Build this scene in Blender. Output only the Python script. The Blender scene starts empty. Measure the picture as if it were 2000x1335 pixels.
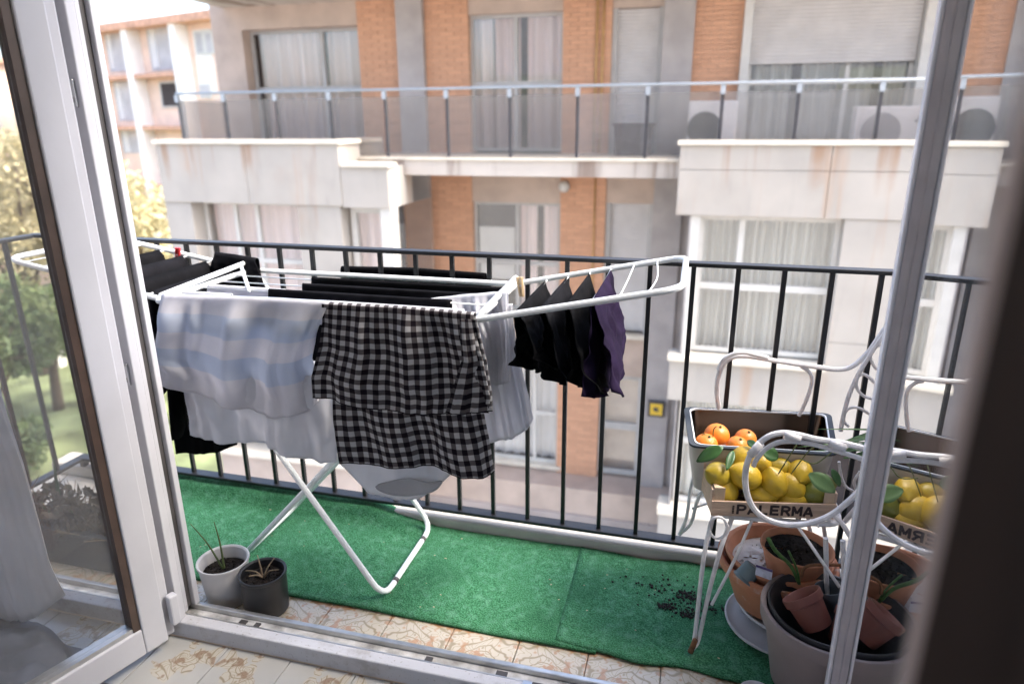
import bpy, math, random
import numpy as np
from mathutils import Vector, Matrix
random.seed(7)
S = bpy.context.scene
COL = S.collection
R_ = math.radians

# ------------------------------------------------------------------ camera
F_PX, HC = 2000*24/36, 1.4259
PIT, YAW, ROLL = 0.31065, 0.26088, -0.00638
_f = np.array([-math.sin(YAW)*math.cos(PIT), math.cos(YAW)*math.cos(PIT), -math.sin(PIT)])
_r0 = np.array([math.cos(YAW), math.sin(YAW), 0.0]); _u0 = np.cross(_r0, _f)
_r = math.cos(ROLL)*_r0+math.sin(ROLL)*_u0; _u = -math.sin(ROLL)*_r0+math.cos(ROLL)*_u0
CAM = np.array([0, 0, HC])
cam_d = bpy.data.cameras.new('camera'); cam = bpy.data.objects.new('camera', cam_d); COL.objects.link(cam)
cam.matrix_world = Matrix(((_r[0], _u[0], -_f[0], 0), (_r[1], _u[1], -_f[1], 0), (_r[2], _u[2], -_f[2], HC), (0, 0, 0, 1)))
cam_d.lens = 24; cam_d.sensor_width = 36; cam_d.clip_start = .02; cam_d.clip_end = 600
cam_d.dof.use_dof = True; cam_d.dof.focus_distance = 1.85; cam_d.dof.aperture_fstop = 2.1
S.camera = cam
# ------------------------------------------------------------------ light
SUN_DIR = Vector((0.62, 0.05, 0.78)).normalized()
w = bpy.data.worlds.new('World'); S.world = w; w.use_nodes = True
nt = w.node_tree; bg = nt.nodes['Background']; sky = nt.nodes.new('ShaderNodeTexSky')
sky.sky_type = 'NISHITA'; sky.sun_disc = False
sky.sun_elevation = math.asin(SUN_DIR.z); sky.sun_rotation = math.atan2(SUN_DIR.x, SUN_DIR.y)
sky.air_density = 1.0; sky.dust_density = 4.0; sky.ozone_density = 1.0
nt.links.new(sky.outputs[0], bg.inputs[0]); bg.inputs[1].default_value = 0.15
sd = bpy.data.lights.new('sun', 'SUN'); sd.energy = 1.4; sd.angle = R_(24); sd.color = (1, .95, .87)
so = bpy.data.objects.new('sun', sd); COL.objects.link(so); so.rotation_euler = SUN_DIR.to_track_quat('Z', 'Y').to_euler()
so.location = (8, 0, 12)
S.view_settings.view_transform = 'Standard'; S.view_settings.look = 'None'
S.view_settings.exposure = 2.47; S.view_settings.gamma = 1

def ray(px, py):
    d = _r*((px-1000)/F_PX) - _u*((py-667.5)/F_PX) + _f
    return d
def at(px, py, Y):            # the point of the plane y = Y seen at that pixel of the photograph
    d = ray(px, py); return CAM + d*(Y/d[1])
def atz(px, py, Z):
    d = ray(px, py); return CAM + d*((Z-HC)/d[2])
def atx(px, py, X):
    d = ray(px, py); return CAM + d*(X/d[0])
def V(*a): return np.array(a, float)

# ------------------------------------------------------------------ materials
MATS = {}
def mat(name, col, rough=.6, metal=0, var=.12, scale=12, bump=0, bscale=60, spec=.5, trans=0, col2=None, detail=4, coat=0, stretch=None, sss=0):
    m = bpy.data.materials.new(name); m.use_nodes = True; n = m.node_tree.nodes; l = m.node_tree.links
    b = n['Principled BSDF']; b.inputs['Roughness'].default_value = rough; b.inputs['Metallic'].default_value = metal
    b.inputs['Specular IOR Level'].default_value = spec; b.inputs['Coat Weight'].default_value = coat
    tc = n.new('ShaderNodeTexCoord'); src = tc.outputs['Object']
    if stretch:
        mp = n.new('ShaderNodeMapping'); mp.inputs['Scale'].default_value = stretch; l.new(src, mp.inputs[0]); src = mp.outputs[0]
    nz = n.new('ShaderNodeTexNoise'); nz.inputs['Scale'].default_value = scale; nz.inputs['Detail'].default_value = detail
    l.new(src, nz.inputs['Vector'])
    rp = n.new('ShaderNodeValToRGB'); c = np.array(col[:3]); lo = c*(1-var); hi = np.minimum(c*(1+var), 1)
    if col2 is not None: hi = np.array(col2)
    rp.color_ramp.elements[0].position = .32; rp.color_ramp.elements[1].position = .68
    rp.color_ramp.elements[0].color = (*lo, 1); rp.color_ramp.elements[1].color = (*hi, 1)
    l.new(nz.outputs[0], rp.inputs[0]); l.new(rp.outputs[0], b.inputs['Base Color'])
    if bump:
        n2 = n.new('ShaderNodeTexNoise'); n2.inputs['Scale'].default_value = bscale; n2.inputs['Detail'].default_value = 5
        l.new(src, n2.inputs['Vector']); bp = n.new('ShaderNodeBump'); bp.inputs['Strength'].default_value = bump; bp.inputs['Distance'].default_value = .01
        l.new(n2.outputs[0], bp.inputs['Height']); l.new(bp.outputs[0], b.inputs['Normal'])
    if trans:
        t = n.new('ShaderNodeBsdfTranslucent'); mx = n.new('ShaderNodeMixShader'); mx.inputs[0].default_value = trans
        l.new(rp.outputs[0], t.inputs[0]); l.new(b.outputs[0], mx.inputs[1]); l.new(t.outputs[0], mx.inputs[2])
        l.new(mx.outputs[0], n['Material Output'].inputs[0])
    MATS[name] = m; m['ramp'] = rp.name
    return m
class NT:                     # tiny node helper
    def __init__(s, m): s.m = m; s.n = m.node_tree.nodes; s.l = m.node_tree.links
    def math(s, op, a, b=None, clamp=False):
        k = s.n.new('ShaderNodeMath'); k.operation = op; k.use_clamp = clamp
        for i, x in enumerate((a, b)):
            if x is None: continue
            if isinstance(x, (int, float)): k.inputs[i].default_value = x
            else: s.l.new(x, k.inputs[i])
        return k.outputs[0]
    def mix(s, f, a, b):
        k = s.n.new('ShaderNodeMix'); k.data_type = 'RGBA'
        for i, x in ((0, f), (6, a), (7, b)):
            if isinstance(x, (int, float)): k.inputs[i].default_value = x
            elif isinstance(x, tuple): k.inputs[i].default_value = (*x[:3], 1)
            else: s.l.new(x, k.inputs[i])
        return k.outputs[2]
    def noise(s, vec, scale, detail=4, dist=0, rough=.5):
        k = s.n.new('ShaderNodeTexNoise'); k.inputs['Scale'].default_value = scale; k.inputs['Detail'].default_value = detail
        k.inputs['Distortion'].default_value = dist; k.inputs['Roughness'].default_value = rough
        s.l.new(vec, k.inputs['Vector']); return k.outputs[0]
    def smooth(s, x, a, b):
        k = s.n.new('ShaderNodeMapRange'); k.interpolation_type = 'SMOOTHSTEP'; s.l.new(x, k.inputs[0])
        k.inputs[1].default_value = a; k.inputs[2].default_value = b; return k.outputs[0]
    def coord(s, which='Object', scale=None):
        tc = s.n.new('ShaderNodeTexCoord'); o = tc.outputs[which]
        if scale:
            mp = s.n.new('ShaderNodeMapping'); mp.inputs['Scale'].default_value = scale; s.l.new(o, mp.inputs[0]); o = mp.outputs[0]
        return o
    def sep(s, v):
        k = s.n.new('ShaderNodeSeparateXYZ'); s.l.new(v, k.inputs[0]); return k.outputs
    def base(s, c): s.l.new(c, s.n['Principled BSDF'].inputs['Base Color'])
    def curcol(s): return s.n[s.m['ramp']].outputs[0]
    def bump(s, h, st, dist=.01):
        k = s.n.new('ShaderNodeBump'); k.inputs['Strength'].default_value = st; k.inputs['Distance'].default_value = dist
        s.l.new(h, k.inputs['Height']); s.l.new(k.outputs[0], s.n['Principled BSDF'].inputs['Normal'])
def glassmat(name, tint=(.96, .97, .97), k=1.8, ior=1.5, rough=0.0, veil=.0):
    m = bpy.data.materials.new(name); m.use_nodes = True; n = m.node_tree.nodes; l = m.node_tree.links
    n.remove(n['Principled BSDF']); out = n['Material Output']
    def mth(op, a, b=0.0, clamp=False):
        q = n.new('ShaderNodeMath'); q.operation = op; q.use_clamp = clamp
        for i, x in enumerate((a, b)):
            if isinstance(x, (int, float)): q.inputs[i].default_value = x
            else: l.new(x, q.inputs[i])
        return q
    g = n.new('ShaderNodeNewGeometry'); dt = n.new('ShaderNodeVectorMath'); dt.operation = 'DOT_PRODUCT'; l.new(g.outputs['Incoming'], dt.inputs[0]); l.new(g.outputs['Normal'], dt.inputs[1])
    f0 = ((ior-1)/(ior+1))**2      # Schlick, the same from both sides of the pane
    sch = mth('ADD', mth('MULTIPLY', mth('POWER', mth('SUBTRACT', 1.0, mth('ABSOLUTE', dt.outputs['Value']).outputs[0]).outputs[0], 5.0).outputs[0], 1-f0).outputs[0], f0)
    mu = mth('MULTIPLY', sch.outputs[0], k, True)
    tr = n.new('ShaderNodeBsdfTransparent'); tr.inputs[0].default_value = (*tint, 1)
    gl = n.new('ShaderNodeBsdfGlossy'); gl.inputs['Roughness'].default_value = rough; gl.inputs[0].default_value = (.96, .96, .96, 1)
    mx = n.new('ShaderNodeMixShader'); l.new(mu.outputs[0], mx.inputs[0]); l.new(tr.outputs[0], mx.inputs[1]); l.new(gl.outputs[0], mx.inputs[2])
    last = mx.outputs[0]
    if veil:
        df = n.new('ShaderNodeBsdfDiffuse'); df.inputs[0].default_value = (.7, .7, .68, 1); m2 = n.new('ShaderNodeMixShader'); m2.inputs[0].default_value = veil  # an even pale haze put into the glass itself
        l.new(last, m2.inputs[1]); l.new(df.outputs[0], m2.inputs[2]); last = m2.outputs[0]
    l.new(last, out.inputs[0]); MATS[name] = m; return m

# ------------------------------------------------------------------ mesh builder
ORIG = {}
class MB:
    def __init__(s): s.v = []; s.f = []; s.uv = {}; s.mi = []
    def add(s, vs, fs, uvs=None):
        o = len(s.v); s.v += [tuple(float(c) for c in p) for p in vs]
        for q in fs: s.f.append(tuple(i+o for i in q))
        if uvs is not None:
            for i, t in enumerate(uvs): s.uv[o+i] = t
        return s
    def box(s, x0, x1, y0, y1, z0, z1):
        x0, x1 = sorted((x0, x1)); y0, y1 = sorted((y0, y1)); z0, z1 = sorted((z0, z1))
        return s.add([(x0, y0, z0), (x1, y0, z0), (x1, y1, z0), (x0, y1, z0), (x0, y0, z1), (x1, y0, z1), (x1, y1, z1), (x0, y1, z1)],
                     [(0, 3, 2, 1), (4, 5, 6, 7), (0, 1, 5, 4), (1, 2, 6, 5), (2, 3, 7, 6), (3, 0, 4, 7)])
    def obox(s, o, u, n, a0, a1, b0, b1, z0, z1):   # box in the frame (u, n, z) at o
        k = [];
        for z in (z0, z1):
            for a, b in ((a0, b0), (a1, b0), (a1, b1), (a0, b1)):
                p = V(*o)+V(*u)*a+V(*n)*b; p = p+V(0, 0, z); k.append(p)
        return s.add(k, [(0, 3, 2, 1), (4, 5, 6, 7), (0, 1, 5, 4), (1, 2, 6, 5), (2, 3, 7, 6), (3, 0, 4, 7)])
    def prism(s, poly, y0, y1):                      # polygon of (x, z) pushed along y
        n = len(poly); vs = [(p[0], y0, p[1]) for p in poly]+[(p[0], y1, p[1]) for p in poly]
        fs = [tuple(range(n)), tuple(range(2*n-1, n-1, -1))]+[(i, i+n, (i+1) % n+n, (i+1) % n) for i in range(n)]
        return s.add(vs, fs)
    def tube(s, pts, r, n=8, closed=False, cap=True):
        pts = [V(*p) for p in pts]; m = len(pts); rr = r if hasattr(r, '__len__') else [r]*m
        vs = []; T = []
        for i in range(m):
            a = pts[i-1] if (i > 0 or closed) else pts[i]; b = pts[(i+1) % m] if (i < m-1 or closed) else pts[i]
            t = b-a; T.append(t/(np.linalg.norm(t)+1e-9))
        ref = V(0, 0, 1) if abs(T[0][2]) < .9 else V(1, 0, 0)
        N = np.cross(T[0], ref); N /= np.linalg.norm(N)
        for i in range(m):
            N = N-T[i]*np.dot(N, T[i]); N /= (np.linalg.norm(N)+1e-9); B = np.cross(T[i], N)
            for k in range(n):
                a = 2*math.pi*k/n; vs.append(pts[i]+(N*math.cos(a)+B*math.sin(a))*rr[i])
        fs = []
        for i in range(m if closed else m-1):
            j = (i+1) % m
            for k in range(n): fs.append((i*n+k, i*n+(k+1) % n, j*n+(k+1) % n, j*n+k))
        if cap and not closed: fs += [tuple(range(n-1, -1, -1)), tuple(range((m-1)*n, m*n))]
        return s.add(vs, fs)
    def lathe(s, prof, c, n=40, axis=None, jit=0):   # prof: list of (radius, height)
        vs = []; fs = []; m = len(prof)
        A = V(0, 0, 1) if axis is None else V(*axis)/np.linalg.norm(axis)
        X = np.cross(A, V(0, 1, 0) if abs(A[1]) < .9 else V(1, 0, 0)); X /= np.linalg.norm(X); Y = np.cross(A, X)
        for r, h in prof:
            for k in range(n):
                a = 2*math.pi*k/n; vs.append(V(*c)+X*r*math.cos(a)+Y*r*math.sin(a)+A*h)
        for i in range(m-1):
            for k in range(n): fs.append((i*n+k, i*n+(k+1) % n, (i+1)*n+(k+1) % n, (i+1)*n+k))
        if prof[0][0] > 1e-5: fs.append(tuple(range(n-1, -1, -1)))
        if prof[-1][0] > 1e-5: fs.append(tuple(range((m-1)*n, m*n)))
        return s.add(vs, fs)
    def grid(s, P, uv=None):                         # P[i][j] points
        a, b = len(P), len(P[0]); vs = [P[i][j] for i in range(a) for j in range(b)]
        fs = [(i*b+j, i*b+j+1, (i+1)*b+j+1, (i+1)*b+j) for i in range(a-1) for j in range(b-1)]
        return s.add(vs, fs, [uv[i][j] for i in range(a) for j in range(b)] if uv is not None else None)
    def ico(s, c, r, sq=(1, 1, 1), rot=None, jit=0):
        t = (1+5**.5)/2; vs = [(-1, t, 0), (1, t, 0), (-1, -t, 0), (1, -t, 0), (0, -1, t), (0, 1, t), (0, -1, -t), (0, 1, -t), (t, 0, -1), (t, 0, 1), (-t, 0, -1), (-t, 0, 1)]
        fs = [(0, 11, 5), (0, 5, 1), (0, 1, 7), (0, 7, 10), (0, 10, 11), (1, 5, 9), (5, 11, 4), (11, 10, 2), (10, 7, 6), (7, 1, 8), (3, 9, 4), (3, 4, 2), (3, 2, 6), (3, 6, 8), (3, 8, 9), (4, 9, 5), (2, 4, 11), (6, 2, 10), (8, 6, 7), (9, 8, 1)]
        vs = [V(*p)/1.902*r*V(*sq)*(1+random.uniform(-jit, jit)) for p in vs]
        return s.add([V(*c)+p for p in vs], fs)
    def build(s, name, m, parent=None, smooth=False, origin=None, bevel=0, solid=0, sub=0, angle=35, off=0):
        vs = np.array(s.v) if s.v else np.zeros((0, 3))
        if parent is not None: o = ORIG[parent.name]
        elif origin is not None: o = V(*origin)
        else:
            o = (vs.min(0)+vs.max(0))/2; o[2] = vs[:, 2].min()
        me = bpy.data.meshes.new(name); me.from_pydata((vs-o).tolist(), [], s.f); me.update()
        if s.uv:
            ul = me.uv_layers.new(name='UVMap')
            for lp in me.loops: ul.data[lp.index].uv = s.uv.get(lp.vertex_index, (0, 0))
        ob = bpy.data.objects.new(name, me); COL.objects.link(ob)
        if parent is not None: ob.parent = parent
        else: ob.location = o
        ORIG[ob.name] = o
        mm = MATS[m] if isinstance(m, str) else m
        me.materials.append(mm)
        if smooth:
            me.polygons.foreach_set('use_smooth', [True]*len(me.polygons))
            if smooth == 'auto':
                e = me.attributes.new('sharp_edge', 'BOOLEAN', 'EDGE')
                import bmesh
                bm = bmesh.new(); bm.from_mesh(me); bm.edges.ensure_lookup_table()
                sh = [(len(x.link_faces) == 2 and x.calc_face_angle(0) > R_(angle)) for x in bm.edges]; bm.free()
                e.data.foreach_set('value', sh)
        if solid:
            q = ob.modifiers.new('thick', 'SOLIDIFY'); q.thickness = solid; q.offset = off
        if bevel:
            q = ob.modifiers.new('bevel', 'BEVEL'); q.width = bevel; q.segments = 2; q.limit_method = 'ANGLE'
        if sub:
            q = ob.modifiers.new('sub', 'SUBSURF'); q.levels = sub; q.render_levels = sub
        return ob
def tag(o, label=None, cat=None, group=None, kind=None):
    if label: o['label'] = label
    if cat: o['category'] = cat
    if group: o['group'] = group
    if kind: o['kind'] = kind
    return o
def empty(name, loc, label, cat, group=None):
    o = bpy.data.objects.new(name, None); COL.objects.link(o); o.location = loc; o.empty_display_size = .1
    ORIG[o.name] = V(*loc); return tag(o, label, cat, group)
def copy_tree(o, parent=None):
    c = o.copy(); COL.objects.link(c)
    if parent is not None: c.parent = parent
    for ch in o.children: copy_tree(ch, c)
    return c
def fillet(pts, r, n=5, closed=False):               # round the corners of a polyline
    pts = [V(*p) for p in pts]; m = len(pts); out = []
    for i in range(m):
        if not closed and i in (0, m-1): out.append(pts[i]); continue
        a, b, c = pts[i-1], pts[i], pts[(i+1) % m]; d1 = a-b; d2 = c-b; l1, l2 = np.linalg.norm(d1), np.linalg.norm(d2)
        q = min(r, l1*.48, l2*.48); p1 = b+d1/l1*q; p2 = b+d2/l2*q
        for k in range(n+1):
            t = k/n; out.append((1-t)**2*p1+2*t*(1-t)*b+t*t*p2)
    return out
def spline(pts, n=6, closed=False):                  # Catmull-Rom through the points
    P = [V(*p) for p in pts]; m = len(P); out = []
    for i in range(m if closed else m-1):
        p0 = P[i-1] if (i > 0 or closed) else 2*P[0]-P[1]; p1 = P[i]; p2 = P[(i+1) % m]; p3 = P[(i+2) % m] if (i+2 < m or closed) else 2*P[-1]-P[-2]
        for k in range(n):
            t = k/n; out.append(.5*((2*p1)+(p2-p0)*t+(2*p0-5*p1+4*p2-p3)*t*t+(3*p1-p0-3*p2+p3)*t**3))
    if not closed: out.append(P[-1])
    return out
def structure(o, label=None): o['kind'] = 'structure'; return o

# ------------------------------------------------------------------ the palette
mat('white_pvc', (.52, .52, .555), .35, var=.04, scale=6, bump=.02)
m = mat('pvc_dirty', (.5, .5, .53), .4, var=.05, scale=6, bump=.04); t = NT(m); c = t.coord('Object')
k1 = t.math('MULTIPLY', t.smooth(t.noise(c, 9, 6, 0, .7), .5, .72), .5); k2 = t.math('MULTIPLY', t.smooth(t.noise(c, 130, 3), .62, .72), .6); t.base(t.mix(t.math('MAXIMUM', k1, k2), t.curcol(), (.2, .17, .14)))
mat('grey_pvc', (.86, .82, .84), .25, var=.06, scale=8)
mat('gasket', (.06, .055, .055), .5, var=.2)
mat('brown_gasket', (.07, .045, .035), .4, var=.2)
mat('steel', (.55, .56, .58), .3, metal=1, var=.15, scale=30)
mat('aluminium', (.5, .5, .5), .35, metal=.8, var=.15, scale=25)
mat('rail_black', (.01, .01, .011), .42, var=.3, scale=18, bump=.08, bscale=90)
mat('rack_white', (.8, .82, .83), .3, var=.04, scale=20, coat=.3)
mat('wire_white', (.74, .71, .7), .4, var=.15, scale=30)
m = mat('brick_orange', (.58, .325, .205), .85, var=.05, scale=30, bump=.15, bscale=60); t = NT(m); g = t.n.new('ShaderNodeNewGeometry'); hs = t.n.new('ShaderNodeHueSaturation'); t.l.new(t.math('ADD', t.math('MULTIPLY', g.outputs['Random Per Island'], .16), .93), hs.inputs['Value']); t.l.new(t.curcol(), hs.inputs['Color']); t.base(hs.outputs[0])
mat('mortar', (.52, .33, .225), .9, var=.12, scale=20)
mat('pillar_grey', (.38, .35, .34), .85, var=.14, scale=2.5, bump=.2, bscale=40)
mat('beige_wall', (.47, .375, .315), .85, var=.12, scale=2.5, bump=.15, bscale=50)
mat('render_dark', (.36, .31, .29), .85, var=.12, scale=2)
mat('cream_coping', (.66, .6, .5), .7, var=.1, scale=5, bump=.1)
mat('frame_grey', (.42, .41, .4), .4, var=.08, scale=5)
mat('frame_white', (.55, .535, .505), .45, var=.06, scale=5)
mat('shutter', (.58, .56, .55), .55, var=.06, scale=4)
mat('curtain_pink', (.85, .69, .67), .9, var=.1, scale=2, trans=.2, stretch=(6, 6, .3))
mat('curtain_white', (.78, .75, .74), .9, var=.08, scale=2, trans=.2, stretch=(6, 6, .3))
mat('curtain_grey', (.62, .61, .57), .9, var=.12, scale=2, trans=.2, stretch=(6, 6, .3))
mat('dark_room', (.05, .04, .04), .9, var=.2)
mat('steel_pale', (.36, .39, .42), .4, metal=.3, var=.08)
mat('post_dark', (.06, .06, .07), .45, var=.2)
mat('ac_white', (.75, .72, .69), .5, var=.06, scale=6)
mat('ac_dark', (.07, .07, .075), .5, var=.2)
mat('pipe_yellow', (.5, .3, .12), .6, var=.12)
mat('dark_box', (.06, .045, .05), .6, var=.2)
mat('roof_red', (.56, .32, .22), .85, var=.2, scale=4)
mat('peach_wall', (.78, .58, .47), .85, var=.1, scale=1.5)
mat('far_white', (.82, .78, .74), .85, var=.08, scale=1.2)
mat('far_grey', (.46, .44, .45), .8, var=.12, scale=1.5)
mat('grass', (.17, .2, .09), .9, var=.6, scale=.7, bump=.4, bscale=14, detail=8)
mat('paving', (.36, .33, .29), .9, var=.16, scale=2, bump=.15, bscale=40)
mat('asphalt', (.06, .06, .06), .9, var=.2, scale=4, bump=.2)
mat('bark', (.09, .06, .04), .9, var=.3, scale=14, bump=.5)
mat('leaf_yellow', (.52, .46, .27), .7, var=.4, scale=1.2, trans=.35)
mat('leaf_green', (.2, .25, .1), .7, var=.4, scale=1.2, trans=.3)
mat('leaf_dark', (.09, .13, .05), .7, var=.4, scale=1.5, trans=.25)
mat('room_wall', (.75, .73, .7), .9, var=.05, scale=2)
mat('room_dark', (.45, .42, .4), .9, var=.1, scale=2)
mat('wood_dark', (.036, .024, .02), .45, var=.35, scale=3, stretch=(8, 8, .6))
mat('pale_edge', (.6, .5, .48), .5, var=.05)
mat('concrete', (.5, .46, .4), .85, var=.14, scale=5, bump=.2, bscale=50)
glassmat('door_glass', (.95, .95, .95), .9, veil=.05)
glassmat('mirror_glass', (.9, .92, .92), 1.9, 1.55)
glassmat('pane_glass', (.95, .96, .96), 1.7)
glassmat('smoke_glass', (.78, .76, .755), 1.0, veil=.08)

# pale cladding of the bays: panels with rust and soot running down
m = mat('bay_stone', (.4, .37, .335), .8, var=.08, scale=1.6, bump=.12, bscale=35); t = NT(m)
c = t.coord('Object'); st = t.noise(t.coord('Object', (2.2, 2.2, .16)), 1.3, 5, 0, .6); gr = t.noise(c, .9, 5)
k1 = t.smooth(st, .5, .7); k1 = t.math('MULTIPLY', k1, t.smooth(gr, .38, .6)); k1 = t.math('MULTIPLY', k1, .6)
c1 = t.mix(k1, t.curcol(), (.4, .24, .14)); k2 = t.math('MULTIPLY', t.smooth(t.noise(t.coord('Object', (3, 3, .5)), 2.1, 6), .55, .8), .35)
sp_ = t.sep(c); k3 = t.math('MULTIPLY', t.smooth(t.noise(t.coord('Object', (1, .0, .04)), 2.7, 3, 0, .6), .52, .66), t.smooth(t.math('ADD', sp_[2], t.math('MULTIPLY', t.noise(c, 4, 3), .5)), 9.75, 10.4)); k3 = t.math('MULTIPLY', k3, .75)
t.base(t.mix(k3, t.mix(k2, c1, (.27, .255, .23)), (.3, .175, .1)))
m = mat('slab_stone', (.5, .45, .4), .8, var=.08, scale=2, bump=.1); t = NT(m)
st = t.noise(t.coord('Object', (2.4, 1, .1)), 1.1, 5, 0, .6); t.base(t.mix(t.math('MULTIPLY', t.smooth(st, .52, .66), .75), t.curcol(), (.16, .1, .07)))
# ================================================================== the setting
GZ = -9.0
structure(MB().add([(-300, -150, GZ), (300, -150, GZ), (300, 300, GZ), (-300, 300, GZ)], [(0, 1, 2, 3)]).build('ground', 'paving'))
structure(MB().box(-60, 60, 2.6, 8.4, GZ-.2, GZ+.004).build('road', 'asphalt'))
tag(MB().add([(-70, 9.4, GZ+.008), (-9.6, 9.4, GZ+.008), (-9.6, 60, GZ+.008), (-70, 60, GZ+.008)], [(0, 1, 2, 3)]).build('lawn', 'grass'), kind='structure')

# ---- the room the picture is taken from
structure(MB().box(-2.9, .75, -3.4, 1.335, -.25, -.012).build('room_floor', 'mortar'))
structure(MB().box(-2.9, .75, -3.4, 1.30, 2.6, 2.75).build('room_ceiling', 'room_wall'))
structure(MB().box(-3.05, -2.9, -3.4, 1.30, -.25, 2.75).build('wall_left', 'room_wall'))
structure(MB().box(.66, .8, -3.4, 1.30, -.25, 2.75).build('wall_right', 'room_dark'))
q = MB(); q.box(-3.05, .8, -3.55, -3.4, -.25, .8); q.box(-3.05, .8, -3.55, -3.4, 2.35, 2.75); q.box(-3.05, -2.5, -3.55, -3.4, .8, 2.35); q.box(.3, .8, -3.55, -3.4, .8, 2.35)
structure(q.build('wall_back', 'room_wall'))                # unseen opening added behind the camera for fill light
q = MB(); q.box(-3.05, -2.45, 1.305, 1.5, -.25, 2.75); q.box(.5, 3.4, 1.445, 1.6, -.25, 2.75); q.box(.5, .8, 1.305, 1.44, -.25, 2.75); q.box(-2.45, .5, 1.305, 1.5, 2.3, 2.75)
structure(q.build('wall_front', 'room_wall'))

# ---- tiles: cream ceramic with a scrolling ornament
def tile_mat(name, base, orn, flower, thr):
    m = mat(name, base, .28, var=.05, scale=5, coat=.2); t = NT(m)
    g = t.n.new('ShaderNodeNewGeometry'); s = t.sep(g.outputs['Position'])
    x = t.math('PINGPONG', s[0], .2); y = t.math('PINGPONG', t.math('ADD', s[1], .03), .2)
    x = t.math('SUBTRACT', x, .1); y = t.math('SUBTRACT', y, .1)
    cb = t.n.new('ShaderNodeCombineXYZ'); t.l.new(x, cb.inputs[0]); t.l.new(y, cb.inputs[1])
    nz = t.noise(cb.outputs[0], 11, 2, .6)
    r = t.math('SQRT', t.math('ADD', t.math('MULTIPLY', x, x), t.math('MULTIPLY', y, y)))
    th = t.math('ARCTAN2', y, x); lr = t.math('LOGARITHM', t.math('ADD', r, .004), 2.718)
    sp = t.math('SINE', t.math('ADD', t.math('ADD', t.math('MULTIPLY', th, 2), t.math('MULTIPLY', lr, 7)), t.math('MULTIPLY', nz, 9)))
    line = t.math('SUBTRACT', 1, t.smooth(t.math('ABSOLUTE', sp), .1, .45))
    sp2 = t.math('SINE', t.math('ADD', t.math('MULTIPLY', nz, 46), t.math('MULTIPLY', r, 30)))
    line2 = t.math('SUBTRACT', 1, t.smooth(t.math('ABSOLUTE', sp2), .05, .4))
    mask = t.smooth(t.math('ADD', t.math('MULTIPLY', nz, .9), t.math('MULTIPLY', r, -2.2)), thr, thr+.03)
    f = t.math('MULTIPLY', t.math('MAXIMUM', line, t.math('MULTIPLY', line2, .8)), mask)
    c1 = t.mix(t.math('MULTIPLY', mask, .35), t.curcol(), (.5, .42, .28)); c1 = t.mix(t.math('MULTIPLY', f, .8), c1, orn)
    fl = t.math('MULTIPLY', t.smooth(t.noise(cb.outputs[0], 26, 2), .53, .62), mask)
    t.base(t.mix(t.math('MULTIPLY', fl, .75), c1, flower)); return m
tile_mat('room_tile', (.38, .375, .36), (.2, .155, .09), (.2, .12, .07), .3)
tile_mat('balcony_tile', (.46, .42, .36), (.22, .17, .09), (.36, .18, .08), -.3)
fl = bpy.data.objects['room_floor']
def tiles(parent, m, x0, nx, y0, ny, size, z):
    a = size/2-.0012
    b = MB().box(-a, a, -a, a, -.012, 0); me = None
    for i in range(nx):
        for j in range(ny):
            c = V(x0+(i+.5)*size, y0+(j+.5)*size, z)
            if me is None:
                o = b.build('tile', m, None, origin=(0, 0, 0), bevel=.0012); me = o.data; o0 = o
            else:
                o = o0.copy(); COL.objects.link(o)
            o.parent = parent; o.location = Vector(c-ORIG[parent.name]); o.name = 'tile'
tiles(fl, 'room_tile', -2.2, 11, .135, 6, .2, 0)
bf = structure(MB().box(-2.62, 3.4, 1.425, 2.16, -.22, -.012).build('balcony_floor', 'concrete'))
tiles(bf, 'balcony_tile', -2.6, 18, 1.427, 2, .2, 0)
structure(MB().box(-2.62, 3.4, 2.052, 2.162, -.011, .040).build('kerb', 'concrete', bevel=.008))
structure(MB().box(-6, 6, 1.12, 1.5, 2.7505, 9.0).build('outer_wall', 'room_wall'))
structure(MB().box(.74, .86, 1.605, 2.2, -.2, 1.2).build('added_shade_wall', 'beige_wall'))  # unseen wall added to darken the right end of the balcony

# ================================================================== the building across the street
YB, YE, YW = 9.0, 9.6, 11.0
B = empty('apartment_building', (-1, 11, GZ), 'brick and pale stone apartment building with balconies across the street', 'building')
def fx(px, py, Y=YW): return at(px, py, Y)[0]
def fz(px, py, Y=YW): return at(px, py, Y)[2]
Z0 = .955                                                  # balcony floor
xs = {k: fx(p, 150) for k, p in dict(a=425, b=704, c=783, d=833, e=916, f=1098, g=1192, h=1291, i=1350, j=1443, k=1460, l=1786, m=1812).items()}
XR = 8.5
def part(name, m, *boxes, bevel=0, parent=B):
    q = MB()
    for b in boxes: q.box(*b)
    return q.build(name, m, parent, bevel=bevel)
def bricks(x0, x1, z0, z1, Y=YW):
    o = part('brick_pier', 'mortar', (x0, x1, Y+.012, Y+.3, z0, z1))
    q = MB(); h, L, j = .052, .235, .011; r = 0; z = z0+.004
    while z+h <= z1:
        x = x0-(r % 2)*(L+j)/2
        while x < x1:
            a, b = max(x, x0+.002), min(x+L, x1-.002)
            if b-a > .03:
                e = random.uniform(-.003, .003); q.box(a, b, Y+e, Y+.02, z, z+h)
            x += L+j
        z += h+j; r += 1
    tag(q.build('bricks', 'brick_orange', o), kind='stuff')
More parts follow.
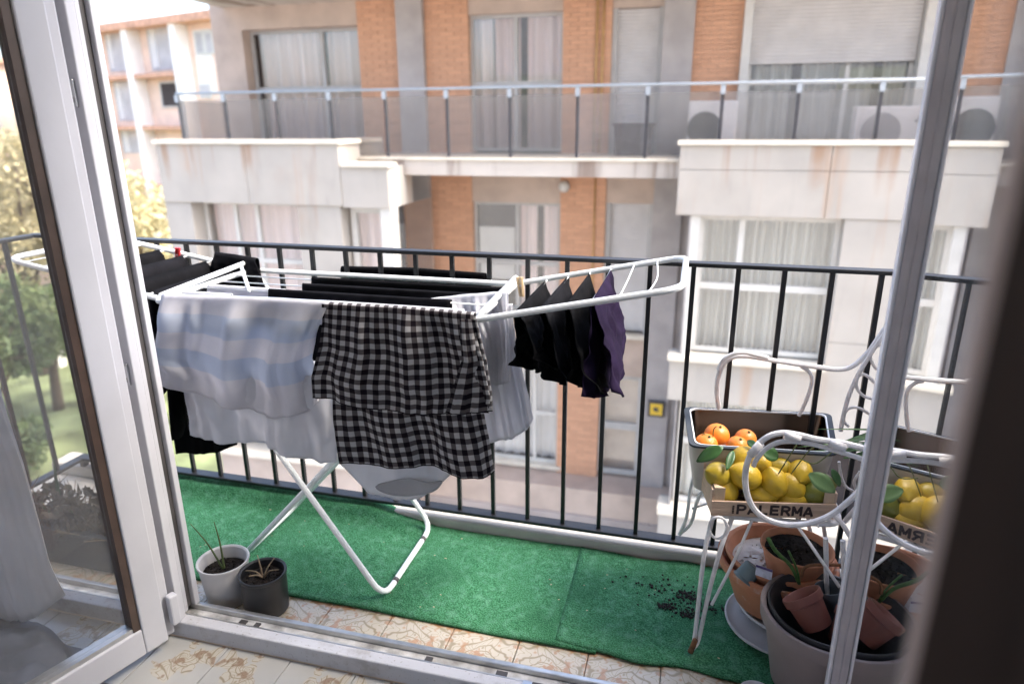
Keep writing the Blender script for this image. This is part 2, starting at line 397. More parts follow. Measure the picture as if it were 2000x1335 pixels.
def curtain(parent, m, x0, x1, z0, z1, Y, n=9, amp=.03):
    q = MB(); N = int((x1-x0)/.025)+2; ph = random.uniform(0, 6); P = []
    for zz in np.linspace(z0, z1, 5):
        row = []
        for i in range(N):
            x = x0+(x1-x0)*i/(N-1); a = (x-x0)/(x1-x0)*n*2*math.pi
            row.append((x, Y+amp*math.sin(a+ph+.6*math.sin(a*.37))+.01*math.sin(a*2.7), zz))
        P.append(row)
    return q.grid(P).build('curtain', m, parent, smooth=True)
def window(x0, x1, z0, z1, Y, fm='frame_grey', mull=(), trans=(), cur='curtain_white', cr=None, fw=.05, n=9, depth=.06, sill=None, amp=.03, gap=None):
    q = MB(); q.box(x0, x0+fw, Y, Y+depth, z0, z1); q.box(x1-fw, x1, Y, Y+depth, z0, z1)
    q.box(x0+fw, x1-fw, Y, Y+depth, z1-fw, z1); q.box(x0+fw, x1-fw, Y, Y+depth, z0, z0+fw)
    xsn = [x0+fw]
    for mx in mull: q.box(mx-fw*.6, mx+fw*.6, Y-.008, Y+depth-.004, z0+fw, z1-fw); xsn += [mx-fw*.6, mx+fw*.6]
    xsn.append(x1-fw); zsn = [z0+fw]
    for tz in trans:
        for i in range(0, len(xsn), 2): q.box(xsn[i], xsn[i+1], Y-.004, Y+depth-.008, tz-fw*.7, tz+fw*.7)
        zsn += [tz-fw*.7, tz+fw*.7]
    zsn.append(z1-fw)
    o = q.build('window', fm, B)
    for i in range(0, len(xsn), 2):
        for j in range(0, len(zsn), 2): MB().box(xsn[i], xsn[i+1], Y+.025, Y+.031, zsn[j], zsn[j+1]).build('pane', 'pane_glass', o)
    if cur and not gap: curtain(o, cur, x0+.02, x1-.02, z0+.02, z1-.01, Y+.2, n, amp)
    if cur and gap:
        for a, b in gap: curtain(o, cur, x0+(x1-x0)*a+.02, x0+(x1-x0)*b-.02, z0+.02, z1-.01, Y+.16+.05*random.random(), max(2, int(n*(b-a))), amp)
    if sill: MB().box(x0-.08, x1+.08, Y-sill, Y+.02, z0-.06, z0-.002).build('sill', 'cream_coping', o)
    return o
def roller(x0, x1, z0, z1, Y, m='shutter', parent=B):
    q = MB(); n = max(2, int((z1-z0)/.05)); h = (z1-z0)/n; P = []
    for i in range(n):
        for t, d in ((.0, .012), (.12, .002), (.5, -.006), (.88, .002)): P.append([(x0, Y+d, z0+(i+t)*h), (x1, Y+d, z0+(i+t)*h)])
    P.append([(x0, Y+.012, z1), (x1, Y+.012, z1)])
    return q.grid(P).build('roller_shutter', m, parent)
ZS = 3.29                                                  # soffit of the slab above
# near-black sheets behind the windows: shade of unlit rooms put into colour
part('dark_backing', 'dark_room', (xs['a']+.2, XR, YW+.75, YW+.9, GZ, 3.69))
# -- upper storey
x = xs
lw0, lw1 = fx(482, 150), x['b']; lt = fz(590, 54)
part('wall', 'beige_wall', (x['a'], lw0, YW, YW+.3, Z0-.3, ZS+.4), (lw0, lw1, YW, YW+.3, lt, ZS+.4))
part('side_wall', 'beige_wall', (x['a'], x['a']+.3, YW+.3, YW+6, GZ, 3.69))
part('roof', 'slab_stone', (x['a']-.1, XR, YW+.205, YW+6, 3.695, 3.9))
part('upper_wall', 'beige_wall', (x['a'], XR, YW+.01, YW+.3, 3.5, 3.69))
window(lw0+.005, lw1, Z0+.05, lt, YW+.22, 'frame_grey', (fx(634, 150, YW+.22),), (fz(600, 172),), 'curtain_pink', n=9, amp=.05, gap=((0, .6), (.62, 1)))
bricks(x['b'], x['c'], Z0, ZS+.4); bricks(x['d'], x['e'], Z0, ZS+.4); bricks(x['f'], x['g'], Z0, ZS+.4); bricks(x['i'], x['j'], Z0, ZS+.4); bricks(x['m'], x['m']+1.2, Z0, ZS+.4)
part('pillar', 'pillar_grey', (x['c'], x['d'], YW-.1, YW+.3, -5.2, ZS+.4)); part('pillar', 'pillar_grey', (x['h'], x['i'], YW-.1, YW+.3, -5.2, ZS+.4))
t1 = fz(1005, 25); part('lintel', 'beige_wall', (x['e'], x['f'], YW+.03, YW+.3, t1, ZS+.4))
window(x['e'], x['f'], Z0+.03, t1, YW+.12, 'frame_grey', (fx(1008, 150, YW+.12),), (fz(1005, 163),), 'curtain_pink', n=9, amp=.05, gap=((0, .24), (.2, .52), (.58, 1)))
t2 = fz(1240, 14); part('lintel', 'beige_wall', (x['g'], x['h'], YW+.03, YW+.3, t2, ZS+.4))
roller(x['g']+.07, x['h']-.07, Z0+.04, t2, YW+.14)
part('door_frame', 'frame_grey', (x['g'], x['g']+.07, YW+.06, YW+.3, Z0, t2), (x['h']-.07, x['h'], YW+.06, YW+.3, Z0, t2))
part('window_post', 'frame_white', (x['j'], x['k'], YW-.12, YW+.3, Z0, ZS+.35)); part('window_post', 'frame_white', (x['l'], x['m'], YW-.12, YW+.3, Z0, ZS+.35))
sb = fz(1620, 123); sm = fz(1655, 140)
window(x['k'], x['l'], Z0+.03, 2.96, YW+.15, 'frame_white', (fx(1655, 140, YW+.15),), (fz(1620, 158),), 'curtain_grey', n=13, amp=.05, gap=((.02, .3), (.34, .8), (.84, 1)))
roller(x['k']+.01, x['l']-.01, sb, ZS+.3, YW+.05)
# wall running on to the right, out of the picture
part('wall', 'beige_wall', (x['m']+1.2, XR, YW, YW+.3, -6, ZS+.4))
# -- slabs
part('slab', 'slab_stone', (fx(640, 330, YE), XR, YE, YW+.2, fz(1050, 345, YE), Z0-.035))
part('coping', 'cream_coping', (fx(640, 330, YE), XR, YE-.03, YW, Z0-.035, Z0))
part('upper_slab', 'slab_stone', (fx(318, 5, YE), XR, YE-.05, YW+.2, ZS, ZS+.42))
# -- middle storey
Zm = -1.98; zc = .74
bricks(x['d'], x['e'], Zm-.5, zc); bricks(x['f'], x['g'], Zm-.5, zc)
t1 = fz(1010, 396); part('lintel', 'beige_wall', (x['e'], x['f'], YW+.03, YW+.3, t1, zc))
mz = Zm+.32
window(x['e'], x['f'], mz, t1, YW+.12, 'frame_grey', (fx(1011, 450, YW+.12),), (fz(1010, 516),), 'curtain_pink', n=6, sill=.15, gap=((.5, .72), (.76, 1)))
roller(x['e']+.06, fx(1003, 470, YW+.1), mz+.5, fz(1000, 447), YW+.2)
part('spandrel', 'beige_wall', (x['e'], x['f'], YW+.03, YW+.3, Zm-.72, mz-.06)); part('spandrel', 'beige_wall', (x['g'], x['h'], YW+.03, YW+.3, Zm-.72, Zm+.02))
t2 = fz(1236, 398); part('lintel', 'beige_wall', (x['g'], x['h'], YW+.03, YW+.3, t2, zc))
roller(x['g']+.07, x['h']-.07, Zm+.06, t2, YW+.14); part('door_frame', 'frame_grey', (x['g'], x['g']+.07, YW+.06, YW+.3, Zm, t2), (x['h']-.07, x['h'], YW+.06, YW+.3, Zm, t2))
part('ledge', 'cream_coping', (x['g']-.02, x['h'], YW-.1, YW+.05, Zm-.02, Zm+.05))
bricks(x['b'], x['c'], Zm-.5, zc)
# -- lower storey
Zl = -4.67
bricks(x['d'], x['e'], Zl, Zm-.5); bricks(x['f'], x['g'], Zl, Zm-.5); bricks(x['b'], x['c'], Zl, Zm-.5)
window(x['e'], x['f'], Zl+.12, Zm-.72, YW+.12, 'frame_white', (fx(1044, 850, YW+.12),), (fz(1060, 812),), 'curtain_white', n=6, sill=.15)
window(x['g'], x['h'], Zl+.05, Zm-.72, YW+.12, 'frame_grey', (), (fz(1220, 838),), None, fw=.09)
part('room_panel', 'beige_wall', (x['g'], x['h'], YW+.3, YW+.34, Zl, Zm-.72))
part('spandrel', 'beige_wall', (x['e'], x['f'], YW+.02, YW+.3, Zl-.35, Zl+.06))
part('slab', 'beige_wall', (fx(760, 960), fx(1300, 960, YW)+.6, YW-.5, YW+.3, Zl-.62, Zl-.002))
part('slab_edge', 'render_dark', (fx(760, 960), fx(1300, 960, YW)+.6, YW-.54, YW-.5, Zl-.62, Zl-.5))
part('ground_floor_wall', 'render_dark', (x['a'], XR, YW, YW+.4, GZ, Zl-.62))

# -- left bay
def cladding(x0, x1, z0, z1, Y, nx, zsplit, depth=.05, m='bay_stone'):
    zz = [z0]+list(zsplit)+[z1]
    for i in range(nx):
        for j in range(len(zz)-1):
            a = x0+(x1-x0)*i/nx; b = x0+(x1-x0)*(i+1)/nx; e = random.uniform(0, .003)
            part('panel', m, (a+.003, b-.003, Y-e, Y+depth, zz[j]+.003, zz[j+1]-.003), bevel=.004)
L0, L1, L2 = fx(312, 340, YB), fx(661, 300, YB), fx(757, 350, YB)
pt = fz(520, 273, YB); pb = fz(520, 399, YB); p2 = fz(710, 318, YB)
part('bay', 'bay_stone', (L0+.01, L1-.01, YB+.05, YE+.9, pb, pt-.06))
cladding(L0, L1, pb, pt-.065, YB, 2, ())
part('coping', 'cream_coping', (L0-.03, L1+.03, YB-.04, YB+.28, pt-.06, pt))
part('coping', 'cream_coping', (L1-.2, L1+.03, YB+.28, YE+.8, pt-.06, pt))
part('bay', 'bay_stone', (L1, L2-.012, YB+.06, YE+.3, pb-.02, p2-.06))
cladding(L1, L2, pb-.02, p2-.065, YB+.012, 1, ())
part('coping', 'cream_coping', (L1+.03, L2+.03, YB-.03, YB+.28, p2-.06, p2))
part('bay_end', 'frame_white', (L2-.012, L2, YB+.065, YE-.2, pb-.02, p2-.065))
wb = -1.75                                            # window sill of the bay
part('bay_wall', 'bay_stone', (fx(327, 440, YB), fx(376, 440, YB), YB+.03, YB+.6, wb-2.2, pb), (fx(581, 440, YB), fx(665, 440, YB), YB+.03, YB+.5, wb-2.2, pb), (fx(376, 440, YB), fx(581, 440, YB), YB+.03, YB+.5, wb-1.3, wb-.06), (fx(665, 440, YB), L2, YB+.03, YB+.5, wb-1.3, wb+.55))
window(fx(377, 440, YB), fx(581, 440, YB)-.01, wb, pb, YB+.3, 'frame_white', (fx(463, 440, YB+.3), fx(505, 440, YB+.3)), (fz(500, 508, YB+.3),), 'curtain_pink', n=6, sill=.3)
window(fx(672, 460, YB), fx(742, 460, YB), wb+.55, pb-.03, YB+.25, 'frame_white', (), (), 'curtain_pink', n=3, fw=.09, sill=.2)
part('corner_post', 'frame_white', (fx(742, 460, YB), L2, YB+.05, YB+.3, wb+.5, pb-.02))
window_side = part('side_glazing', 'frame_grey', (L2-.06, L2-.03, YB+.3, YE+1.2, wb-1.3, wb+.5)); MB().box(L2-.05, L2-.04, YB+.3, YE+1.2, wb+.5, pb-.03).build('pane', 'pane_glass', window_side)
part('dark_backing', 'dark_room', (fx(327, 440, YB), L2-.2, YB+.9, YB+1.0, -6, pb))
lp = fz(520, 888, YB)
part('lower_bay', 'beige_wall', (L0+.3, fx(755, 930, YB), YB+.05, YW, GZ, lp-.07)); part('coping', 'cream_coping', (L0+.25, fx(755, 930, YB)+.05, YB-.02, YB+.4, lp-.07, lp))
# -- right bay
R0 = fx(1325, 340, YB); R1 = fx(1340, 560, YB); rt = fz(1500, 275, YB); rb = fz(1480, 424, YB)
part('bay', 'bay_stone', (R0+.012, XR, YB+.05, YE+.9, rb, rt-.05))
cladding(R0, XR, rb, rt-.055, YB, 5, (fz(1480, 333, YB),))
part('coping', 'cream_coping', (R0-.03, XR, YB-.04, YB+.28, rt-.05, rt))
wx0, wx1 = fx(1358, 560, YB), fx(1632, 560, YB); ws = fz(1450, 702, YB)
part('bay_wall', 'frame_white', (R1, wx0, YB+.05, YB+.5, ws-.01, rb))
part('bay_side', 'pillar_grey', (R1-.02, R1, YB+.06, YW, ws-3, rb))
cladding(wx1, wx1+1.6, ws-1.2, rb, YB+.02, 1, (fz(1480, 660, YB),), .4)
def bay_window(a, b):
    window(a, b, ws+.03, rb-.01, YB+.18, 'frame_white', (a+(b-a)*.31,), (ws+(rb-ws)*.5,), 'curtain_grey', n=21, fw=.06, amp=.055)
    part('reveal', 'bay_stone', (b+.002, b+.04, YB+.05, YB+.4, ws, rb))
bay_window(wx0, wx1); bay_window(wx1+1.6, wx1+1.6+(wx1-wx0)); cladding(wx1*2-wx0+1.65, XR, ws-1.2, rb, YB+.02, 1, (), .4)
part('dark_backing', 'dark_room', (R1+.05, XR, YB+.75, YB+.85, -7, rb))
part('sill', 'cream_coping', (fx(1304, 695, YB-.12), wx1-.002, YB-.12, YB+.2, ws-.05, ws)); part('sill', 'cream_coping', (wx1+1.6, wx1*2-wx0+1.6, YB-.12, YB+.2, ws-.05, ws))
pz = fz(1400, 785, YB); part('apron', 'bay_stone', (fx(1306, 740, YB), wx1-.006, YB-.05, YB+.45, pz, ws-.052)); part('apron', 'bay_stone', (wx1+1.6, XR, YB-.05, YB+.019, pz, ws-.052))
lz = fz(1310, 990, YB); window(fx(1322, 860, YB), wx1, lz+.02, pz-.01, YB+.2, 'frame_white', (wx0+.8,), (lz+1.0,), 'curtain_grey', n=14, fw=.06)
part('sill', 'cream_coping', (fx(1283, 1000, YB-.1), XR, YB-.1, YB+.3, lz-.08, lz)); part('apron', 'bay_stone', (fx(1285, 1020, YB), XR, YB, YB+.5, GZ, lz-.085))
part('wall', 'pillar_grey', (x['i']+.002, x['i']+2.2, YW, YW+.3, -6, Z0-.3))
# gas pipes on the brick
for px in (1164, 1176):
    MB().tube([(fx(px, 150), YW-.03, Z0-.05), (fx(px, 150), YW-.03, ZS)], .018, 8).build('gas_pipe', 'pipe_yellow', B, smooth=True)
MB().tube([(fx(1160, 450), YW-.02, Zm), (fx(1160, 450), YW-.02, .72)], .014, 8).build('gas_pipe', 'pipe_yellow', B, smooth=True)

# -- glass balustrade along the balcony
G = empty('glass_balustrade', (-3, YE, Z0), 'smoked glass balustrade with steel posts along the balcony opposite', 'balustrade')
gy = YE+.06; zr = fz(922, 172, gy); zg = fz(922, 187, gy)
px_posts = [350, 440, 540, 645, 752, 872, 995, 1127, 1263, 1408, 1555, 1715, 1868]
gx = [fx(p, 230, gy) for p in px_posts]; gx += [gx[-1]+1.15*(i+1) for i in range(4)]
MB().tube([(gx[0], gy, zr), (gx[-1], gy, zr)], .019, 10).build('handrail', 'steel_pale', G, smooth=True)
for i, a in enumerate(gx):
    o = MB().box(a-.022, a+.022, gy+.03, gy+.055, Z0-.12, zr-.12).build('post', 'post_dark', G)
    MB().box(a-.03, a+.03, gy-.012, gy+.04, zr-.13, zr-.02).build('bracket', 'steel_pale', o)
    if i < len(gx)-1: MB().box(a+.02, gx[i+1]-.02, gy, gy+.012, Z0+.03, zg).build('glass_panel', 'smoke_glass', G)
MB().box(gx[0]-.02, gx[0]-.008, gy+.05, YW-.1, Z0+.03, zg).build('glass_panel', 'smoke_glass', G)

# -- air conditioners
def aircon(x0, x1, z0, z1, Y, fanx, fanr, label, dark, logo=False):
    A = empty('air_conditioner', ((x0+x1)/2, Y+.15, z0), label, 'air conditioner', 'air conditioners on the balcony opposite')
    MB().box(x0, x1, Y, Y+.3, z0+.03, z1).build('casing', 'ac_white', A, bevel=.02)
    zc_ = (z0+z1)/2+.0; q = MB().lathe([(fanr, 0), (fanr, .012), (fanr*.93, .012), (fanr*.93, .004), (0, .004)], (fanx, Y-.002, zc_), 36, axis=(0, -1, 0)); q.build('fan_recess', 'ac_dark' if dark else 'far_grey', A, smooth='auto')
    g = MB()
    for k in range(1, 7): g.tube([(fanx+fanr*k/7*math.cos(a), Y-.016, zc_+fanr*k/7*math.sin(a)) for a in np.linspace(0, 2*math.pi, 30)[:-1]], .003, 5, closed=True)
    for k in range(8): a = k*math.pi/4; g.tube([(fanx, Y-.017, zc_), (fanx+fanr*math.cos(a), Y-.017, zc_+fanr*math.sin(a))], .003, 5)
    g.build('fan_grille', 'ac_dark' if dark else 'frame_grey', A)
    for a in (x0+.08, x1-.14): MB().box(a, a+.06, Y+.02, Y+.28, z0, z0+.03).build('foot', 'ac_dark', A)
    if logo:
        cx, cz, s = x1-.19, z1-.17, .05; q = MB()
        for k in range(3):
            a = math.pi/2+k*2*math.pi/3; u_ = V(math.cos(a), math.sin(a)); v_ = V(-u_[1], u_[0])
            pts = [u_*s*0, u_*s*.55+v_*s*.32, u_*s*1.1, u_*s*.55-v_*s*.32]; q.prism([(cx+p[0], cz+p[1]) for p in pts], Y-.004, Y-.001)
        q.build('emblem', 'ac_dark', A)
    return A
ya = 10.3
aircon(fx(1344, 230, ya), fx(1440, 230, ya), Z0, fz(1390, 197, ya), ya, fx(1377, 230, ya), .23, 'small air conditioner with black fan beside the grey pillar opposite', True)
aircon(fx(1670, 240, ya), fx(1826, 240, ya), Z0, fz(1740, 207, ya), ya, fx(1722, 240, ya), .24, 'wide air conditioner with emblem below the half lowered shutter', False, True)
q = empty('plant_trough', (fx(1237, 270, 10.4), 10.4, Z0), 'dark empty trough on the balcony before the closed shutter door', 'planter')
a, b = fx(1200, 265, 10.4), fx(1276, 265, 10.4); zt = fz(1237, 241, 10.4)
MB().prism([(a+.03, Z0), (b-.03, Z0), (b, zt), (a, zt)], 10.3, 10.6).build('body', 'dark_box', q); MB().box(a-.02, b+.02, 10.28, 10.62, zt-.03, zt+.003).build('rim', 'dark_box', q)
# round lamp under the slab
lx, ly_, lz_ = fx(1105, 362), YW-.14, fz(1105, 363)
q = empty('wall_lamp', (lx, YW, lz_), 'round white lamp on the brick wall under the balcony slab', 'lamp')
MB().lathe([(0, -.09)]+[(.09*math.sin(t), -.09*math.cos(t)) for t in np.linspace(.2, 2.9, 12)]+[(0, .09)], (lx, ly_, lz_), 24, axis=(0, -1, 0)).build('globe', 'frame_white', q, smooth=True)
MB().lathe([(.05, 0), (.05, .06), (.035, .07), (.035, .1)], (lx, YW+.01, lz_+.02), 16, axis=(0, -1, 0)).build('base', 'ac_dark', q, smooth='auto')
# alarm box with yellow face
mat('sign_yellow', (.75, .5, .04), .5, var=.06)
sx, sz = fx(1282, 796, YW-.1), fz(1282, 796, YW-.1); q = empty('alarm_box', (sx, YW-.1, sz-.13), 'square yellow alarm box with black border on grey pillar', 'alarm box')
MB().box(sx-.14, sx+.14, YW-.17, YW-.101, sz-.14, sz+.14).build('case', 'gasket', q, bevel=.01); MB().box(sx-.1, sx+.1, YW-.176, YW-.171, sz-.1, sz+.1).build('face', 'sign_yellow', q)
MB().prism([(sx-.06, sz+.01), (sx-.02, sz+.045), (sx+.05, sz+.03), (sx+.02, sz-.005), (sx+.06, sz-.03), (sx-.01, sz-.04)], YW-.18, YW-.177).build('emblem', 'gasket', q)

# ================================================================== far building at the left
fa = at(190, 58, 34.0); k_ = ray(424, 28); tB = (fa[2]-HC)/k_[2]; fb = CAM+k_*tB
fu = (fb-fa); FW = np.linalg.norm(fu[:2]); fu = V(fu[0], fu[1], 0)/FW; fn = V(fu[1], -fu[0], 0)     # fn faces us
if fn[1] > 0: fn = -fn
FBo = empty('far_apartment_block', (fa[0], fa[1], GZ), 'pale apartment block with red edged balconies beyond the trees', 'building')
def fpl(px, py):                                            # (along, height) on the far facade
    d = ray(px, py); k = np.dot(fa-CAM, fn)/np.dot(d, fn); p = CAM+d*k; return np.dot(p-fa, fu), p[2]
def fbox(name, m, px0, py0, px1, py1, d0, d1, parent=FBo):
    a0, z1 = fpl(px0, py0); a1, z0 = fpl(px1, py1)
    return MB().obox((fa[0], fa[1], 0), fu, fn, a0, a1, d0, d1, z0, z1).build(name, m, parent)
MB().obox((fa[0], fa[1], 0), fu, fn, -6, FW+.2, -12, 0, GZ, fa[2]-.3).build('wall', 'peach_wall', FBo)
MB().obox((fa[0], fa[1], 0), fu, fn, -6.5, FW+.7, -12.5, .9, fa[2]-.3, fa[2]+.05).build('roof', 'roof_red', FBo)
zz = fa[2]; st_ = fpl(240, 150)[1]; st2 = fpl(250, 246)[1]
for zf in (st_, st2, st2-3.1, st2-6.2):
    MB().obox((fa[0], fa[1], 0), fu, fn, -5, FW*.75, .003, .7, zf-.2, zf).build('balcony_slab', 'roof_red', FBo)
for px in (195, 272, 366):
    a = fpl(px, 100)[0]; MB().obox((fa[0], fa[1], 0), fu, fn, a-.25, a+.25, .004, .75, GZ, zz-.3).build('column', 'far_white', FBo)
for i, (p0, q0, p1, q1) in enumerate(((204, 60, 262, 138), (286, 52, 356, 135), (222, 160, 282, 236), (236, 252, 290, 300))):
    o = fbox('loggia', 'far_grey', p0, q0, p1, q1, .005, .05); 
    fbox('curtain', 'curtain_white', p0+4, q0+3, p0+(p1-p0)*.4, q1-3, .055, .07, o)
o = fbox('wall_panel', 'far_white', 376, 60, 424, 180, .003, .02)
w_ = fbox('window', 'frame_white', 380, 62, 422, 105, .021, .08); fbox('pane', 'far_grey', 384, 66, 400, 102, .081, .09, w_); fbox('pane', 'far_grey', 403, 66, 418, 102, .081, .09, w_)
w_ = fbox('window', 'frame_grey', 312, 160, 376, 210, .021, .08); fbox('pane', 'dark_room', 316, 164, 372, 206, .081, .09, w_)
w_ = fbox('window', 'frame_white', 390, 165, 416, 192, .021, .08); fbox('pane', 'far_grey', 393, 168, 413, 189, .081, .09, w_)
# a second block behind the trees, further left
c0 = at(-160, 300, 30.0); c1 = at(120, 300, 40.0)
u2 = (c1-c0); W2 = np.linalg.norm(u2[:2]); u2 = V(u2[0], u2[1], 0)/W2; n2 = V(u2[1], -u2[0], 0); o2 = (c0[0], c0[1], 0)
FC = empty('terracotta_block', (c0[0], c0[1], GZ), 'sunlit peach coloured block seen through the open door glass', 'building')
MB().obox(o2, u2, n2, -3, W2-1, -8, 0, GZ, 5.2).build('wall', 'peach_wall', FC); MB().obox(o2, u2, n2, -3.4, W2-.6, -8.4, .4, 5.2, 5.5).build('roof', 'roof_red', FC)
for i in range(3):
    for j in range(3):
        a = W2*.2+i*W2*.24; z = -6+j*3.4
        f_ = MB().obox(o2, u2, n2, a, a+1.4, .003, .06, z, z+1.6).build('window', 'frame_white', FC); MB().obox(o2, u2, n2, a+.12, a+1.28, .061, .07, z+.12, z+1.48).build('pane', 'far_grey', f_)

# ================================================================== trees and garden
def leaf_cloud(blobs, n, size, seed):
    rn = np.random.default_rng(seed); q = MB(); tot = sum(b[3]**2 for b in blobs)
    for (cx, cy, cz, r) in blobs:
        m = int(n*r*r/tot); d = rn.normal(size=(m, 3)); d /= np.linalg.norm(d, axis=1)[:, None]; rad = r*(.55+.5*rn.random(m)**.6)
        pts = V(cx, cy, cz)+d*rad[:, None]*V(1, 1, .82)
        A = rn.normal(size=(m, 3)); A /= np.linalg.norm(A, axis=1)[:, None]; Bv = np.cross(A, rn.normal(size=(m, 3))); Bv /= np.linalg.norm(Bv, axis=1)[:, None]
        s_ = size*(.6+.8*rn.random(m))[:, None]
        o = len(q.v); a_ = pts-A*s_; b_ = pts+Bv*s_*.5; c_ = pts+A*s_; d_ = pts-Bv*s_*.5
        q.v += [tuple(p) for k in range(m) for p in (a_[k], b_[k], c_[k], d_[k])]; q.f += [(o+4*k, o+4*k+1, o+4*k+2, o+4*k+3) for k in range(m)]
    return q
def tree(name, base, h, R, label, lm, seed, n=2600, size=.16, cat='tree', group='garden trees at the left'):
    rn = random.Random(seed); b = V(*base); T = empty(name, base, label, cat, group); q = MB()
    top = b+V(rn.uniform(-.4, .4), rn.uniform(-.4, .4), h*.75)
    q.tube(spline([b, b+V(.1, .05, h*.3), (b+top)/2+V(.15, 0, h*.1), top], 4), list(np.linspace(R*.085, R*.03, 13)), 8)
    blobs = []
    for k in range(9):
        a = rn.uniform(0, 6.28); rr = R*rn.uniform(.25, .75); c_ = b+V(math.cos(a)*rr, math.sin(a)*rr, h*.55+rn.uniform(0, .5)*h)
        blobs.append((*c_, R*rn.uniform(.32, .55))); s0 = b+V(.1, 0, h*rn.uniform(.25, .5)); q.tube(spline([s0, (s0+c_)/2+V(0, 0, .2), c_], 3), list(np.linspace(R*.035, R*.01, 7)), 5)
    q.build('trunk', 'bark', T, smooth=True); leaf_cloud(blobs, n, size, seed).build('crown', lm, T)
    return T
def tb(px, py, Y): p = at(px, py, Y); return (p[0], p[1], GZ)
tree('garden_tree', tb(270, 400, 19), 8.6, 2.3, 'yellow green tree rising beside the left end of the building', 'leaf_yellow', 3, 3600, .13)
tree('garden_tree', tb(140, 400, 24), 9.2, 3.2, 'tall golden tree behind the white door stile', 'leaf_yellow', 4, 3600, .16)
tree('garden_tree', tb(10, 400, 22), 8.6, 3.4, 'golden leaved tree at the left edge of the picture', 'leaf_yellow', 5, 4200, .15)
tree('garden_tree', tb(70, 600, 19), 5.2, 2.4, 'olive green tree behind the side railing', 'leaf_green', 6, 4200, .12)
tree('garden_tree', tb(-60, 650, 16), 5.0, 2.2, 'dark green tree low at the left edge behind the curtain', 'leaf_dark', 8, 3600, .12)
def shrub(px, py, Y, R, lm, label, seed):
    p = at(px, py, Y); b = (p[0], p[1], GZ); T = empty('garden_shrub', b, label, 'shrub', 'shrubs on the lawn'); rn = random.Random(seed); q = MB(); bl = []
    for k in range(6):
        c_ = V(*b)+V(rn.uniform(-R, R)*.7, rn.uniform(-R, R)*.7, R*rn.uniform(.5, 1)); bl.append((*c_, R*.55)); q.tube([V(*b), c_], [.03, .01], 5)
    q.build('stem', 'bark', T); leaf_cloud(bl, 1500, .09, seed).build('foliage', lm, T)
shrub(40, 800, 15, 1.0, 'leaf_dark', 'dark shrub on the lawn left of the first railing bar', 11); shrub(150, 880, 13.5, .9, 'leaf_green', 'green shrub on the lawn near the door stile', 12); shrub(215, 930, 12.5, .8, 'leaf_dark', 'dark shrub on the lawn behind the green mat corner', 13)
p = at(40, 665, 23.0); tag(MB().box(p[0]-5, p[0]+2.2, p[1]-.2, p[1]+.2, GZ, GZ+1.5).build('garden_wall', 'far_white', bevel=.02), 'white garden wall beyond the lawn under the trees', 'wall')
p0 = at(-60, 930, 12.0); structure(MB().box(-40, -9.7, 9.45, 11.2, GZ+.01, GZ+.016).build('garden_path', 'paving'))
# ================================================================== door frame, leaves, railing
W_ = empty('door_frame', (-.5, 1.38, 0), 'white door frame with worn threshold rail across the opening', 'door frame')
q = MB(); q.box(-2.43, .5, 1.335, 1.372, 0, .052); q.build('threshold', 'pvc_dirty', W_, bevel=.004)
mat('worn_track', (.38, .37, .36), .5, var=.3, scale=22, bump=.2, col2=(.6, .6, .6))
MB().box(-2.43, .5, 1.3725, 1.408, 0, .04).build('track', 'worn_track', W_)
MB().box(-2.43, .5, 1.4085, 1.424, 0, .056).build('track_lip', 'aluminium', W_, bevel=.003)
MB().box(-2.43, .5, 1.3725, 1.3765, .04, .05).build('track_rib', 'aluminium', W_)
for xx, w_ in ((-1.2, .022), (-1.15, .016), (-.42, .03), (-.62, .02)): MB().box(xx, xx+w_, 1.378, 1.398, .041, .045).build('drain_slot', 'gasket', W_)
lk = MB().box(-.34, -.235, 1.345, 1.366, .0525, .064).build('strike_plate', 'steel', W_, bevel=.003); MB().box(-.315, -.262, 1.349, 1.362, .0645, .0655).build('slot', 'gasket', lk)
# left post with grooves
XP = -1.36
q = MB(); q.box(XP-.085, XP-.03, 1.336, 1.424, .0525, 2.3); q.box(XP-.03, XP-.0, 1.336, 1.362, .0525, 2.3); q.box(XP-.03, XP-.012, 1.372, 1.388, .0525, 2.3); q.box(XP-.03, XP, 1.404, 1.4235, .0565, 2.3)
q.build('post', 'white_pvc', W_, bevel=.003)
q = MB(); q.box(XP-.0305, XP-.02, 1.3622, 1.3718, .06, 2.3); q.box(XP-.0305, XP-.014, 1.3882, 1.4038, .06, 2.3); q.build('seal', 'gasket', W_)
for zc_ in (at(167, 182, 1.336)[2], at(266, 732, 1.336)[2]):
    k = MB().box(XP-.03, XP-.012, 1.330, 1.3355, zc_-.03, zc_+.03).build('keep', 'steel', W_, bevel=.002); MB().box(XP-.024, XP-.018, 1.3285, 1.3299, zc_-.02, zc_-.008).build('screw', 'gasket', k)
MB().box(-2.43, -2.36, 1.336, 1.424, .0575, 2.3).build('post', 'white_pvc', W_); MB().box(-2.43, .5, 1.336, 1.424, 2.2, 2.299).build('head', 'white_pvc', W_)
MB().box(.475, .5, 1.336, 1.424, .0575, 2.19).build('post', 'white_pvc', W_)
MB().box(-2.355, XP-.09, 1.376, 1.384, .057, 2.19).build('side_pane', 'door_glass', W_)
